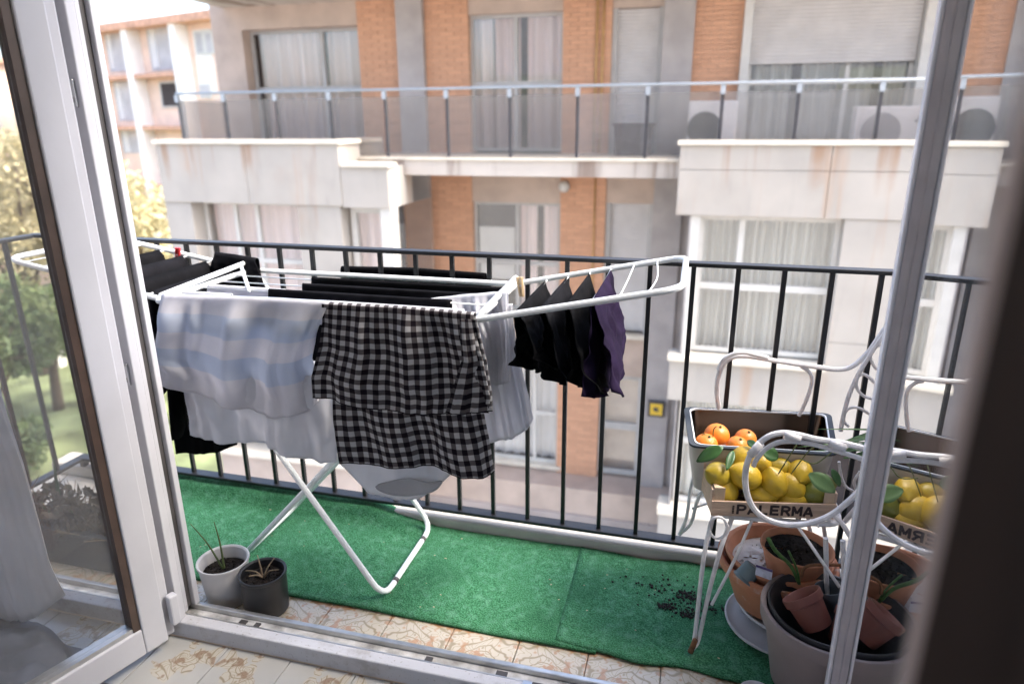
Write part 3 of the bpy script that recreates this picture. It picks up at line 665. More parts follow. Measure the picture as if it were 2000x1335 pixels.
# left leaf, swung into the room
H = V(-1.347, 1.31, 0); u = V(-.312, -.95, 0); u /= np.linalg.norm(u); n_ = V(-u[1], u[0], 0)
LD = empty('door_leaf', (H[0], H[1], .035), 'white glazed door leaf swung open into the room on the left', 'door', 'leaves of the balcony door')
def lbox(name, m, *bx, parent=LD, bevel=0):
    q = MB()
    for b in bx: q.obox(H, u, n_, *b)
    return q.build(name, m, parent, bevel=bevel)
LW = .86
lbox('stile', 'white_pvc', (.028, .092, -.055, 0, .035, 2.18), (0, .028, -.055, -.016, .035, 2.18), bevel=.004)
lbox('stile', 'white_pvc', (LW-.09, LW, -.055, 0, .035, 2.18), bevel=.004)
lbox('bottom_rail', 'white_pvc', (.0925, LW-.0905, -.055, 0, .035, .115), bevel=.004); lbox('top_rail', 'white_pvc', (.0925, LW-.0905, -.055, 0, 2.1, 2.18), bevel=.004)
lbox('glazing_bead', 'brown_gasket', (.0925, .112, -.045, -.006, .1155, 2.099)); lbox('glazing_bead', 'brown_gasket', (LW-.11, LW-.0905, -.045, -.006, .1155, 2.099))
lbox('glazing_bead', 'aluminium', (.1125, LW-.1105, -.045, -.008, .1155, .128))
lbox('glass', 'door_glass', (.1125, LW-.1105, -.03, -.024, .1285, 2.099))
lbox('hinge', 'white_pvc', (-.012, .014, -.012, .012, .075, .17), bevel=.005)
# right leaf, open at a right angle: its outer face mirrors the balcony
RD = empty('door_leaf', (.40, 1.42, .035), 'glazed door leaf open at right angle on the right, reflecting the fruit', 'door', 'leaves of the balcony door')
RP = V(.401, 1.42, 0); ru = V(-.139, -.99, 0); ru /= np.linalg.norm(ru); rn_ = V(-ru[1], ru[0], 0)
mat('channel', (.62, .56, .57), .35, var=.1, scale=12)
def rbox(name, m, *bx, parent=RD, bevel=0):
    q = MB()
    for b in bx: q.obox(RP, ru, rn_, *b)
    return q.build(name, m, parent, bevel=bevel)
st_ = rbox('stile', 'grey_pvc', (-.02, .018, -.026, -.0185, .035, 2.18), (-.012, .012, -.0183, .02, .035, 2.18), bevel=.003)
rbox('channel', 'channel', (.0122, .0138, -.0175, -.002, .035, 2.18), parent=st_)
rbox('glass', 'mirror_glass', (.0142, .80, -.0015, .0015, .11, 2.1))
rbox('stile', 'brown_gasket', (.8005, .87, -.012, .04, .035, 2.18)); rbox('bottom_rail', 'grey_pvc', (.0142, .80, -.012, .03, .035, .1095)); rbox('top_rail', 'grey_pvc', (.0142, .80, -.012, .03, 2.1005, 2.18))
# dark wooden door right beside the camera
DW = empty('wooden_door', (.2, .3, 0), 'dark brown wooden door edge close to the camera at the right', 'door')
e0 = at(1862, 880, .30)[0]
q = MB(); pl = [(e0, .296), (e0+.32, .296), (e0+.32, .336), (e0+.022, .336)]; q.add([(a, b, .01) for a, b in pl]+[(a, b, 2.1) for a, b in pl], [(3, 2, 1, 0), (4, 5, 6, 7), (0, 1, 5, 4), (1, 2, 6, 5), (2, 3, 7, 6), (3, 0, 4, 7)]); q.build('leaf', 'wood_dark', DW, bevel=.002)
MB().box(e0-.004, e0+.001, .2935, .2957, .01, 2.1).build('lit_edge_strip', 'pale_edge', DW)  # pale strip put on for the daylight along the door's edge
for k in (.05, .085): MB().box(e0+k, e0+k+.014, .288, .2945, .01, 2.1).build('moulding', 'wood_dark', DW, bevel=.003)

# railing
YR, SP, XB0 = 2.0675, .126767, -1.76627
xc = -2.45
def rail_bar(parent, x, y, first=[None]):
    if first[0] is None:
        o = MB().box(-.007, .007, -.007, .007, .085, 1.018).build('bar', 'rail_black', None, origin=(0, 0, 0), bevel=.0012); first[0] = o
    else: o = first[0].copy(); COL.objects.link(o)
    o.parent = parent; o.location = Vector(V(x, y, 0)-ORIG[parent.name]); o.name = 'bar'
RL = empty('balcony_railing', (-.2, YR, 0), 'black iron front railing of the balcony', 'railing')
MB().box(xc-.02, 3.3, YR-.02, YR+.02, 1.018, 1.031).build('top_rail', 'rail_black', RL, bevel=.003)
MB().box(xc-.02, 3.3, YR-.022, YR+.022, .072, .085).build('bottom_rail', 'rail_black', RL, bevel=.003)
for k in range(-5, 40): rail_bar(RL, XB0+k*SP, YR)
for xx in (xc, 1.0, 3.2): MB().box(xx-.012, xx+.012, YR-.012, YR+.012, -.01, .0715).build('foot', 'rail_black', RL)
SR = empty('side_railing', (xc, 1.75, 0), 'black iron side railing at the left end of the balcony', 'railing')
MB().box(xc-.02, xc+.02, 1.5, YR-.0205, 1.018, 1.031).build('top_rail', 'rail_black', SR, bevel=.003); MB().box(xc-.02, xc+.02, 1.5, YR-.0225, .072, .085).build('bottom_rail', 'rail_black', SR, bevel=.003)
for k in range(1, 5): rail_bar(SR, xc, YR-k*SP)

# ================================================================== green mat
m = mat('mat_green', (.03, .17, .07), .95, var=.35, scale=9, spec=.15); t = NT(m)
c = t.coord('Object'); f1 = t.noise(c, 240, 3); f2 = t.noise(c, 34, 4); f3 = t.noise(c, 3.2, 4)
a_ = t.mix(t.smooth(f1, .35, .7), (.02, .1, .043), (.08, .26, .13)); a_ = t.mix(t.math('MULTIPLY', t.smooth(f2, .45, .75), .4), a_, (.15, .33, .22)); a_ = t.mix(t.math('MULTIPLY', t.smooth(f3, .5, .72), .45), a_, (.012, .07, .03)); t.base(a_); t.bump(f1, .9, .006)
m = mat('mat_edge', (.012, .07, .025), .95, var=.3, scale=60)
def matsheet(name, x0, x1, yf, yb, z, label, lip):
    q = MB(); nx = int((x1-x0)/.02); ny = 30; P = []
    rn = np.random.default_rng(3); ph = rn.random(6)*6
    for j in range(ny+1):
        row = []
        for i in range(nx+1):
            x_ = x0+(x1-x0)*i/nx; t_ = j/ny; f_ = yf(x_) if callable(yf) else yf; y_ = f_+(yb(x_)-f_)*t_
            h = z+.0015*math.sin(x_*9+ph[0])*math.sin(y_*14+ph[1])+.0012*math.sin(x_*23+ph[2]+y_*11)
            if t_ > .78: e_ = min(1, (t_-.78)/.09); h += lip(x_)*e_*e_*(3-2*e_)
            row.append((x_, y_, h))
        P.append(row)
    return tag(q.grid(P).build(name, 'mat_green', smooth=True, solid=.007, off=-1), label, 'mat', 'green mats on the balcony floor')
matsheet('artificial_grass_mat', -2.22, -.18, lambda x_: 1.568+.004*math.sin(x_*5), lambda x_: 2.046+.062*max(0, min(1, (-.85-x_)/.25)), .010, 'long green artificial grass mat under the drying rack', lambda x_: .046*max(0, min(1, (-.85-x_)/.25)))
def yf2(x_): return 1.575-.035*(x_+.3)+.008*math.sin(x_*17)+.004*math.sin(x_*31)
matsheet('artificial_grass_mat', -.30, 1.3, yf2, lambda x_: 2.042-.025*(x_+.2)+.006*math.sin(x_*12)+.006*math.sin(x_*29), .0118, 'green artificial grass mat with wavy edge under the wire chair', lambda x_: .004+.004*math.sin(x_*9))
# spilt soil and crumbs
mat('soil', (.012, .008, .006), .95, var=.4, scale=60, bump=.5, bscale=120)
q = MB(); rn = random.Random(5)
for k in range(800):
    cx, cy = atz(*((1302, 1180), (1342, 1160), (1345, 1196), (1300, 1150), (1370, 1180))[k % 5], .02)[:2]; sp_ = (.012, .014, .012, .05, .03)[k % 5]; x_ = cx+rn.gauss(0, sp_*1.3); y_ = cy+rn.gauss(0, sp_*.8)
    q.ico((x_, y_, .0150), .0008+.0045*rn.random()**3, (1, 1, .7), jit=.35)
tag(q.build('spilt_soil', 'soil'), 'dark potting soil spilt on the green mat by chair leg', 'soil', kind='stuff')
mat('crumb', (.36, .3, .2), .9, var=.4, scale=90)
q = MB()
for k in range(40): q.ico((rn.uniform(-1.6, .2), rn.uniform(1.6, 2.03), .0145), rn.uniform(.001, .0028), (1.6, 1, .4), jit=.4)
tag(q.build('crumbs', 'crumb'), 'pale crumbs and dry bits scattered on the mat', 'debris', kind='stuff')

# ================================================================== drying rack
RX0, RX1, RY0, RY1, RZ = -1.475, -.525, 1.575, 2.02, .945
RK = empty('drying_rack', (-1, 1.8, 0), 'white folding drying rack with raised wings hung with laundry', 'drying rack')
def rtube(name, pts, r=.0085, fr=.06, closed=False, m='rack_white', parent=RK, n=10): return MB().tube(fillet(pts, fr, 6, closed), r, n, closed).build(name, m, parent, smooth='auto')
rtube('frame', [(RX0, RY0, RZ), (RX1, RY0, RZ), (RX1, RY1, RZ), (RX0, RY1, RZ)], fr=.015, closed=True)
WY = [RY0+(RY1-RY0)*k/5 for k in range(1, 5)]
for y_ in WY: MB().tube([(RX0, y_, RZ), (RX1, y_, RZ)], .0022, 6).build('wire', 'rack_white', RK, smooth=True)
WRZ, WLZ = 1.055, 1.04; WRX, WLX = -.015, -2.02
rw = rtube('wing', [(RX1-.01, RY0+.01, RZ+.002), (WRX, RY0+.03, WRZ), (WRX, RY1-.01, WRZ), (RX1-.01, RY1-.01, RZ+.002)], fr=.055)
lw = rtube('wing', [(RX0+.01, RY0+.012, RZ+.002), (WLX, RY0+.02, WLZ), (WLX, RY1-.01, WLZ), (RX0+.01, RY1-.01, RZ+.002)], fr=.055)
def wing_pt(side, t, y_): return V(RX1+(WRX-RX1)*t, y_, RZ+(WRZ-RZ)*t) if side > 0 else V(RX0+(WLX-RX0)*t, y_, RZ+(WLZ-RZ)*t)
for k, t_ in enumerate((.2, .33, .46, .58, .71, .84)):
    a_, b_ = wing_pt(1, t_, RY0+.02), wing_pt(1, t_, RY1-.01); MB().tube(spline([a_, (a_+b_)/2+V(.012 if t_ > .8 else 0, 0, -.004), b_], 5), .0024, 6).build('wire', 'rack_white', rw, smooth=True)
    t_ = (.1, .27, .44, .61, .78, .9)[k]; a_, b_ = wing_pt(-1, t_, RY0+.02), wing_pt(-1, t_, RY1-.01); MB().tube([a_, b_], .0024, 6).build('wire', 'rack_white', lw, smooth=True)
# crossed legs
rtube('leg', [(RX0+.03, RY0+.02, RZ-.01), (-.848, 1.612, .024), (-.848, 2.02, .024), (RX0+.03, RY1-.01, RZ-.01)], .0092, .062)
rtube('leg', [(RX1-.03, RY0+.045, RZ-.01), (-1.40, 1.69, .032), (-1.40, 1.985, .032), (RX1-.03, RY1-.035, RZ-.01)], .0092, .06)
for y_ in (1.70, 1.935): MB().tube([(-.848, y_-.008, .024), (-.848, y_+.008, .024)], .0105, 10).build('foot_clip', 'gasket', RK, smooth='auto')
MB().tube([(RX0+.21, RY0-.0, RZ-.004), (RX0+.0, RY0+.2, RZ+.045)], .006, 8).build('brace', 'rack_white', RK, smooth=True) if False else None
# the hinge struts seen at both ends
MB().tube([(RX0-.0, RY0+.02, RZ+.012), (RX0+.0, RY1-.03, RZ+.03)], .0085, 8).build('strut', 'rack_white', RK, smooth='auto'); MB().tube([(RX1+.01, RY0+.03, RZ+.012), (RX1+.01, RY1-.04, RZ+.03)], .0085, 8).build('strut', 'rack_white', RK, smooth='auto')
MB().tube([(RX0+.0, RY1-.05, RZ+.028), (RX0+.2, RY0+.15, RZ+.006)], .006, 8).build('strut', 'rack_white', RK, smooth='auto')

# ================================================================== laundry
def fabric(name, col, var=.1, trans=.15, rough=.9, scale=14): 
    m = mat(name, col, rough, var=var, scale=scale, trans=trans, spec=.06); t = NT(m); c = t.coord('UV'); t.bump(t.math('ADD', t.noise(c, 900, 2), t.math('MULTIPLY', t.noise(c, 40, 4), 2.0)), .35, .002); return m
fabric('cloth_white', (.78, .78, .82), .04, .42); fabric('cloth_black', (.006, .006, .007), .3, .02); fabric('cloth_black2', (.009, .009, .011), .3, .02); fabric('cloth_purple', (.016, .010, .028), .35, .08)
m = fabric('cloth_stripe', (.78, .77, .81), .04, .42); t = NT(m); s_ = t.sep(t.coord('UV')); ph = t.math('FRACT', t.math('DIVIDE', t.math('ADD', s_[1], .005), .125)); st = t.math('MULTIPLY', t.smooth(ph, .42, .45), t.math('SUBTRACT', 1, t.smooth(ph, .93, .96)))
cc = t.mix(t.math('MULTIPLY', st, t.math('SUBTRACT', 1, t.smooth(s_[1], .255, .26))), t.curcol(), (.64, .69, .79)); t.base(cc)
for k in t.n:
    if k.type == 'BSDF_TRANSLUCENT': t.l.new(cc, k.inputs[0])
m = fabric('cloth_gingham', (.52, .51, .52), .05, .25); t = NT(m); s_ = t.sep(t.coord('UV'))
gx_ = t.smooth(t.math('ABSOLUTE', t.math('SUBTRACT', t.math('FRACT', t.math('DIVIDE', s_[0], .029)), .5)), .235, .265); gy_ = t.smooth(t.math('ABSOLUTE', t.math('SUBTRACT', t.math('FRACT', t.math('DIVIDE', s_[1], .029)), .5)), .235, .265)
sm_ = t.math('ADD', gx_, gy_); cc = t.mix(t.smooth(sm_, .0, 1.0), t.curcol(), (.12, .108, .113)); cc = t.mix(t.smooth(sm_, 1.0, 2.0), cc, (.016, .012, .017)); t.base(cc)
for k in t.n:
    if k.type == 'BSDF_TRANSLUCENT': t.l.new(cc, k.inputs[0])
def resample(P, n):
    P = np.array(P, float); d = np.r_[0, np.cumsum(np.linalg.norm(np.diff(P, axis=0), axis=1))]; tt = np.linspace(0, d[-1], n)
    return np.stack([np.interp(tt, d, P[:, k]) for k in range(P.shape[1])], 1)
def vnoise(seed):                                     # smooth value noise for wrinkles
    rn = np.random.default_rng(seed); G0 = rn.random((24, 24))-.5
    def f(x_, y_):
        x_, y_ = x_ % 23, y_ % 23; i, j = int(x_), int(y_); a, b = x_-i, y_-j; a = a*a*(3-2*a); b = b*b*(3-2*b)
        return (G0[i, j]*(1-a)+G0[i+1, j]*a)*(1-b)+(G0[i, j+1]*(1-a)+G0[i+1, j+1]*a)*b
    return f
def panel(top, bottom, Y, left=None, right=None, nu=44, nv=34, fold=.010, nf=5, seed=0, lean=0.0, topfold=.2, vscale=1, puls=0):
    """a hanging panel of cloth: outline read in the photograph, set on the plane y = Y, with folds"""
    T = resample(top, nu); Bm = resample(bottom, nu); L = resample([top[0]]+list(left or [])+[bottom[0]], nv); Rr = resample([top[-1]]+list(right or [])+[bottom[-1]], nv)
    rn = np.random.default_rng(seed); ph = rn.random(8)*6.28; am = .5+rn.random(8); G_, UV = [], []; vn = vnoise(seed+50)
    for j in range(nv):
        v = j/(nv-1); row, ur = [], []
        for i in range(nu):
            a = i/(nu-1)
            p = (1-v)*T[i]+v*Bm[i]+(1-a)*L[j]+a*Rr[j]-((1-a)*(1-v)*T[0]+a*(1-v)*T[-1]+(1-a)*v*Bm[0]+a*v*Bm[-1])
            w_ = topfold+(1-topfold)*v
            hem = 1-.55*v**3
            d = fold*w_*hem*(am[0]*math.sin(a*nf*4.2+ph[0]+1.2*math.sin(v*2+ph[1]))+3.4*vn(a*nf*2.2+v*1.2, v*.7+3)+2.6*vn(a*nf*5+9+v*3.5*(a-.5), v*.9+7))*min(1, .12+v*5)+fold*.6*vn(a*8+v*5, v*6-a*6+11)*hem*v+fold*.35*vn(a*21+v*6, v*12+a*7+3)*hem*v-.6*fold*min(1, v*4)
            q_ = at(p[0], p[1], Y+lean*v); row.append(q_+V(0, d, 0)); 
        G_.append(np.array(row))
    G_ = np.array(G_)
    wid = np.linalg.norm(G_[nv//2, -1]-G_[nv//2, 0])
    for j in range(nv): UV.append([(wid*i/(nu-1), (HC*0+np.linalg.norm(G_[j, nu//2]-G_[0, nu//2]))*vscale) for i in range(nu)])
    return G_, UV
def over(G_, UV, r, back, seed=0):                       # carry the cloth over the tube and down behind it
    top = G_[0]; rows, uvs = [], []
    for k, a in enumerate(np.linspace(0, math.pi, 7)): rows.append(top+V(0, r-r*math.cos(a), 0)+V(0, 0, r*math.sin(a)))
    rn = np.random.default_rng(seed); b0 = rows[-1]; n = len(top)
    for j in range(1, 9):
        dz = back*j/8; rows.append(b0+np.stack([np.zeros(n), .006*np.sin(np.linspace(0, 19, n)+j*.2)*j/8, -dz*(1+.05*np.sin(np.linspace(0, 7, n)))], 1))
    rows = rows[::-1]; ln = 0; base_u = [u_[0] for u_ in UV[0]]
    for k, rr in enumerate(rows):
        d = -(sum(np.linalg.norm(rows[i+1][0]-rows[i][0]) for i in range(k, len(rows)-1))); uvs.append([(u_, d) for u_ in base_u])
    G2 = np.concatenate([np.array(rows[:-1]), G_]); return G2, uvs[:-1]+UV
def garment(name, m, label, cat, top, bottom, Y, back=.0, r=.011, parent=None, group='laundry on the drying rack', thick=.0018, wire=False, **kw):
    if Y is None: Y = atz(*top[len(top)//2], RZ+r-.002)[1]
    if wire:                                             # lay the fold exactly on the wire
        tt = []
        for a, b in top:
            lo_, hi_ = 0., 1335.
            for _ in range(30):
                md = (lo_+hi_)/2
                if at(a, md, Y)[2] > RZ+.003: lo_ = md
                else: hi_ = md
            tt.append((a, md))
        top = tt
    G_, UV = panel(top, bottom, Y, **kw)
    if back: G_, UV = over(G_, UV, r, back, kw.get('seed', 0))
    o = MB().grid(G_, UV).build(name, m, parent, smooth=True, solid=thick, off=0)
    if parent is None: tag(o, label, cat, group)
    lv = o if parent is None else parent
    MB().tube(G_[-1]-V(0, .0005, 0), .0016, 5).build('hem', m, lv, smooth=True)
    return o
yF = RY0-.0125
# striped shirt on the front tube
s1 = garment('striped_shirt', 'cloth_stripe', 'white shirt with pale blue stripes folded over the front tube', 'shirt', [(315, 583), (480, 588), (640, 597)], [(318, 742), (380, 764), (455, 795), (545, 814), (600, 806), (622, 780)], yF, back=.06, left=[(318, 640), (308, 690), (327, 720)], right=[(620, 650), (608, 700), (618, 740)], nf=4, fold=.017, seed=1, topfold=.35)
garment('lower_layer', 'cloth_white', None, None, [(352, 690), (480, 720), (650, 700)], [(372, 848), (430, 858), (520, 862), (570, 885), (620, 902), (665, 895)], yF+.028, parent=s1, left=[(366, 770)], right=[(660, 800)], nf=4, fold=.018, seed=2)
# gingham shirt
s2 = garment('gingham_shirt', 'cloth_gingham', 'black and white gingham shirt folded over the front tube', 'shirt', [(628, 599), (780, 607), (925, 620)], [(612, 775), (648, 778), (700, 792), (800, 806), (880, 806), (958, 800)], yF-.003, back=.06, left=[(622, 680), (608, 735)], right=[(948, 700), (962, 770)], nf=4, fold=.009, seed=3, topfold=.4)
garment('lower_layer', 'cloth_gingham', None, None, [(650, 750), (780, 770), (940, 770)], [(668, 900), (760, 912), (860, 910), (905, 928), (945, 934), (966, 918)], yF+.02, parent=s2, left=[(655, 820)], right=[(955, 850)], nf=4, fold=.010, seed=4)
garment('sleeve', 'cloth_gingham', None, None, [(898, 622), (931, 624)], [(872, 802), (905, 808), (963, 800)], yF-.016, parent=s2, left=[(905, 700)], right=[(950, 700), (962, 770)], nf=1.5, fold=.009, seed=5, nu=20)
# white tee behind, neck hanging down
s3 = garment('white_tshirt', 'cloth_white', 'white t-shirt hanging neck down behind the gingham shirt', 't-shirt', [(640, 596), (760, 603), (905, 612)], [(655, 880), (690, 925), (725, 962), (770, 972), (825, 968), (862, 942), (905, 900)], WY[0]-.006, wire=True, back=.3, r=.006, nf=3.5, fold=.014, seed=6)
mat('rib_grey', (.4, .4, .42), .9, var=.1, trans=.2)
pp = [at(px, py, WY[0]-.04) for px, py in ((735, 950), (765, 940), (800, 936), (840, 943), (862, 940), (845, 958), (800, 966), (760, 963))]
MB().tube(spline(pp, 4, True), .0035, 6, True).build('collar', 'rib_grey', s3, smooth=True); MB().add([V(*p)-V(0, .002, 0) for p in spline(pp, 4, True)], [tuple(range(32))]).build('neck_opening', 'rib_grey', s3)
# bunched white shirt and long white shirt at the right end
garment('white_shirt', 'cloth_white', 'bunched white shirt over the wires beside the gingham sleeve', 'shirt', [(818, 592), (900, 582), (990, 575)], [(905, 720), (940, 742), (972, 752), (998, 742)], None, back=.2, r=.008, left=[(870, 640)], right=[(1000, 640), (1003, 700)], nf=5, fold=.013, seed=7, topfold=.7)
garment('white_shirt', 'cloth_white', 'long pale shirt hanging lowest at the right end of rack', 'shirt', [(900, 606), (950, 602), (1000, 598)], [(930, 862), (965, 860), (1000, 853), (1030, 836), (1041, 818)], WY[2], back=.3, r=.006, right=[(1010, 690), (1030, 770)], nf=3, fold=.015, seed=8)
garment('white_towel', 'cloth_white', 'folded white cloth lying over wires behind the striped shirt', 'towel', [(405, 562), (470, 574), (555, 587)], [(405, 640), (500, 650), (560, 640)], WY[1], wire=True, back=.15, r=.006, nf=3, fold=.004, seed=9)
garment('white_towel', 'cloth_white', 'small white cloth behind the left end of striped shirt', 'towel', [(355, 572), (400, 577), (450, 584)], [(360, 640), (450, 650)], WY[0], wire=True, back=.15, r=.006, nf=3, fold=.004, seed=10)
# black trousers over the back wires
tr = 'black trousers over the wires, '
garment('black_trousers', 'cloth_black', 'black trousers over the rearmost tube nearest the railing', 'trousers', [(665, 527), (800, 530), (947, 541)], [(665, 640), (947, 650)], None, back=.3, nf=3, fold=.003, seed=11)
garment('black_trousers', 'cloth_black', 'widest black trousers over the middle wires', 'trousers', [(608, 547), (760, 556), (985, 560)], [(608, 650), (975, 660)], WY[3]-.006, wire=True, back=.3, r=.006, nf=3, fold=.004, seed=12)
garment('black_trousers', 'cloth_black2', 'black trousers on the wire between widest pair and the gingham shirt', 'trousers', [(590, 560), (760, 568), (930, 580)], [(596, 660), (925, 680)], WY[2]-.006, wire=True, back=.3, r=.006, nf=3, fold=.004, seed=16)
garment('black_trousers', 'cloth_black2', 'black trousers just behind the gingham shirt', 'trousers', [(524, 572), (640, 584), (880, 598)], [(530, 680), (870, 700)], WY[1]-.006, wire=True, back=.3, r=.006, nf=3, fold=.004, seed=13)
# black clothes at the left end
def hang_y(name, label, cat, m, side, t_, y0, y1, drop0, drop1, seed, flare=.03, thick=.002, width=.0, tail=None):
    """cloth folded over a wing wire: two flaps, the wire runs towards the railing"""
    rn = np.random.default_rng(seed); ny, nv = 22, 16; ph = rn.random(4)*6.28; rows, uv = [], []
    a_, b_ = wing_pt(side, t_, y0), wing_pt(side, t_, y1)
    seq = [(-1, k/nv) for k in range(nv, 0, -1)]+[(0, 0)]+[(1, k/nv) for k in range(1, nv+1)]
    for sgn, v in seq:
        row, ur = [], []
        for j in range(ny):
            s_ = j/(ny-1); p = a_+(b_-a_)*s_; dr = drop0+(drop1-drop0)*s_; dr *= (1+.10*math.sin(s_*5+ph[0]))*(1 if sgn < 0 else .93)
            spread = (.012+flare*v**.8)*sgn+.010*math.sin(s_*9+ph[1]+sgn)*v+.006*math.sin(s_*17+ph[2])*v
            yy = (s_-.5)*width*v
            row.append(p+V(spread, yy, .006*(1-min(1, v*6))-dr*v)); ur.append((s_*.4, sgn*v*.3))
        rows.append(row); uv.append(ur)
    return tag(MB().grid(rows, uv).build(name, m, None, smooth=True, solid=thick, off=0), label, cat, 'laundry on the drying rack')
def hang_px(name, label, cat, m, t_, left, right, seed, y0=RY0+.045, y1=RY1-.04):
    """cloth over a wire of the right wing; left and right are the two hems, (pixel, pixel, depth) from front to back"""
    ny, nv = 26, 22; vn = vnoise(seed); a_, b_ = wing_pt(1, t_, y0), wing_pt(1, t_, y1); Lh = resample([at(*p) for p in left], ny); Rh = resample([at(*p) for p in right], ny); rows, uv = [], []
    for sgn, v in [(-1, k/nv) for k in range(nv, 0, -1)]+[(0, 0)]+[(1, k/nv) for k in range(1, nv+1)]:
        row, ur = [], []
        for j in range(ny):
            s_ = j/(ny-1); p = a_+(b_-a_)*s_+V(0, 0, .004); h_ = Lh[j] if sgn < 0 else Rh[j]; w_ = v**1.25
            q_ = p+(h_-p)*V(w_, v, v)+V(.006*sgn*min(1, v*8), 0, 0)
            q_ = q_+V(.03*vn(s_*7+3*sgn, v*4+5)+.014*vn(s_*15, v*9+sgn), .03*vn(s_*5+8, v*4+sgn*2), .02*vn(s_*6+2, v*3))*min(1, v*2.5); row.append(q_); ur.append((s_*.4, sgn*v*.3))
        rows.append(row); uv.append(ur)
    return tag(MB().grid(rows, uv).build(name, m, None, smooth=True, solid=.002, off=0), label, cat, 'laundry on the drying rack')
hang_px('black_briefs', 'black briefs on the right wing nearest the rack', 'underwear', 'cloth_black', .2, [(1006, 716, 1.60), (1030, 724, 1.66), (1058, 727, 1.75), (1085, 712, 1.86)], [(1060, 722, 1.60), (1085, 727, 1.68), (1100, 722, 1.76), (1112, 705, 1.86)], 61)
hang_px('black_briefs', 'second black briefs from the rack on the right wing', 'underwear', 'cloth_black2', .33, [(1058, 722, 1.60), (1072, 744, 1.64), (1100, 754, 1.70), (1118, 735, 1.82), (1130, 715, 1.9)], [(1105, 738, 1.60), (1118, 740, 1.68), (1135, 728, 1.78), (1150, 712, 1.88)], 62)
hang_px('black_briefs', 'black briefs next to the purple garment on the wing', 'underwear', 'cloth_black', .46, [(1118, 748, 1.60), (1138, 764, 1.66), (1162, 770, 1.74), (1180, 748, 1.84)], [(1160, 768, 1.60), (1172, 766, 1.68), (1186, 745, 1.78), (1192, 720, 1.88)], 63)
hang_px('purple_shorts', 'crumpled purple shorts on the outer wire of right wing', 'shorts', 'cloth_purple', .585, [(1140, 774, 1.60), (1166, 783, 1.63), (1188, 776, 1.70), (1200, 740, 1.82)], [(1192, 772, 1.60), (1210, 780, 1.66), (1214, 745, 1.74), (1219, 690, 1.84), (1222, 640, 1.93)], 64)
for k, (t_, lab) in enumerate(((.1, 'black t-shirt on the left wing nearest the rack'), (.27, 'second black t-shirt from the rack on the left wing'), (.44, 'third black t-shirt from the rack on the left wing'), (.61, 'black t-shirt on the outermost wire of left wing'))):
    hang_y('black_tshirt', lab, 't-shirt', ('cloth_black2', 'cloth_black')[k % 2], -1, t_, RY0+.05, RY1-.04, .30, .26, 30+k, .03, width=.04)
hang_y('black_trousers', 'black trousers hanging long at the left end of rack', 'trousers', 'cloth_black', -1, .03, RY0+.05, RY0+.30, .42, .44, 36, .03, width=.06)
garment('black_shirt', 'cloth_black2', 'black shirt spread over the back corner of left wing', 'shirt', [(418, 500), (450, 504), (498, 512)], [(410, 545), (470, 560), (525, 575)], RY1-.035, back=.2, r=.012, nf=2, fold=.006, seed=14)
garment('black_trousers', 'cloth_black', 'black trousers hanging below the striped shirt at the left', 'trousers', [(330, 575), (380, 580), (430, 585)], [(352, 880), (385, 885), (420, 883), (462, 868)], WY[1]+.03, back=.2, r=.006, left=[(335, 720)], right=[(452, 720)], nf=2, fold=.012, seed=15)
# pegs
mat('peg_red', (.5, .02, .025), .4, var=.1); mat('peg_wood', (.55, .4, .24), .7, var=.2, scale=40, stretch=(1, 1, .2))
def peg(p, d, m, label):
    P_ = empty('clothes_peg', p, label, 'clothes peg', 'clothes pegs on the rack'); p = V(*p); d = V(*d)/np.linalg.norm(d)
    for s_ in (-1, 1): MB().tube([p+V(.004*s_, 0, 0)-d*.03, p+V(.006*s_, 0, 0)+d*.03], [.0045, .0055], 6).build('jaw', m, P_)
    MB().tube([p+V(-.008, 0, 0)+d*.004, p+V(.008, 0, 0)+d*.004], .004, 8).build('spring', 'steel', P_)
pr = at(347, 500, RY1-.02); peg(pr, (.2, 0, 1), 'peg_red', 'red clothes peg on the black laundry at the left')
pw = at(1017, 560, RY1-.07); peg(pw, (-.12, 0, 1), 'peg_wood', 'wooden clothes peg on the wire behind the white shirt')
# ================================================================== wire chair with fruit
CH = empty('wire_chair', (.28, 1.83, 0), 'white wrought iron garden chair with curled arms carrying the fruit crate', 'chair')
def z3(l, Y, ox=1280, oy=640, s=3.179): return [at(ox+a/s, oy+b/s, Y) for a, b in l]
def cw(name, pts, r=.006, n=8, closed=False, m='wire_white', parent=CH, k=6): return MB().tube(spline(pts, k, closed), r, n, closed).build(name, m, parent, smooth='auto')
YN, YF = 1.60, 1.985
na = cw('armrest', z3([(1330, 755), (1250, 735), (1150, 712), (1000, 690), (880, 662), (780, 652), (690, 680), (610, 755), (565, 860), (560, 980), (590, 1085), (650, 1160), (740, 1205), (850, 1222), (970, 1208), (1090, 1160), (1200, 1075), (1290, 985)], YN), .0075)
cw('scroll', z3([(1330, 830), (1230, 795), (1120, 762), (980, 722), (860, 704), (760, 712), (680, 755), (625, 820), (608, 858)], YN), .0062, parent=na)
for a, b in (((800, 662), (900, 690)), ((1080, 712), (1180, 742)), ((590, 790), (655, 715))): MB().tube(z3([a, b], YN-.004), .0105, 8).build('binding', 'wire_white', na, smooth='auto')
fa_ = cw('armrest', z3([(395, 500), (382, 400), (392, 300), (430, 215), (500, 178), (600, 180), (720, 200), (860, 222), (1000, 242), (1130, 258), (1220, 240), (1310, 165), (1380, 70), (1440, -15)], YF), .0072)
cw('scroll', z3([(390, 262), (425, 195), (490, 160), (560, 155), (640, 172), (700, 186)], YF-.012), .006, parent=fa_); cw('scroll', z3([(905, 240), (950, 268), (972, 320), (955, 400), (915, 500), (890, 545)], YF), .0055, parent=fa_)
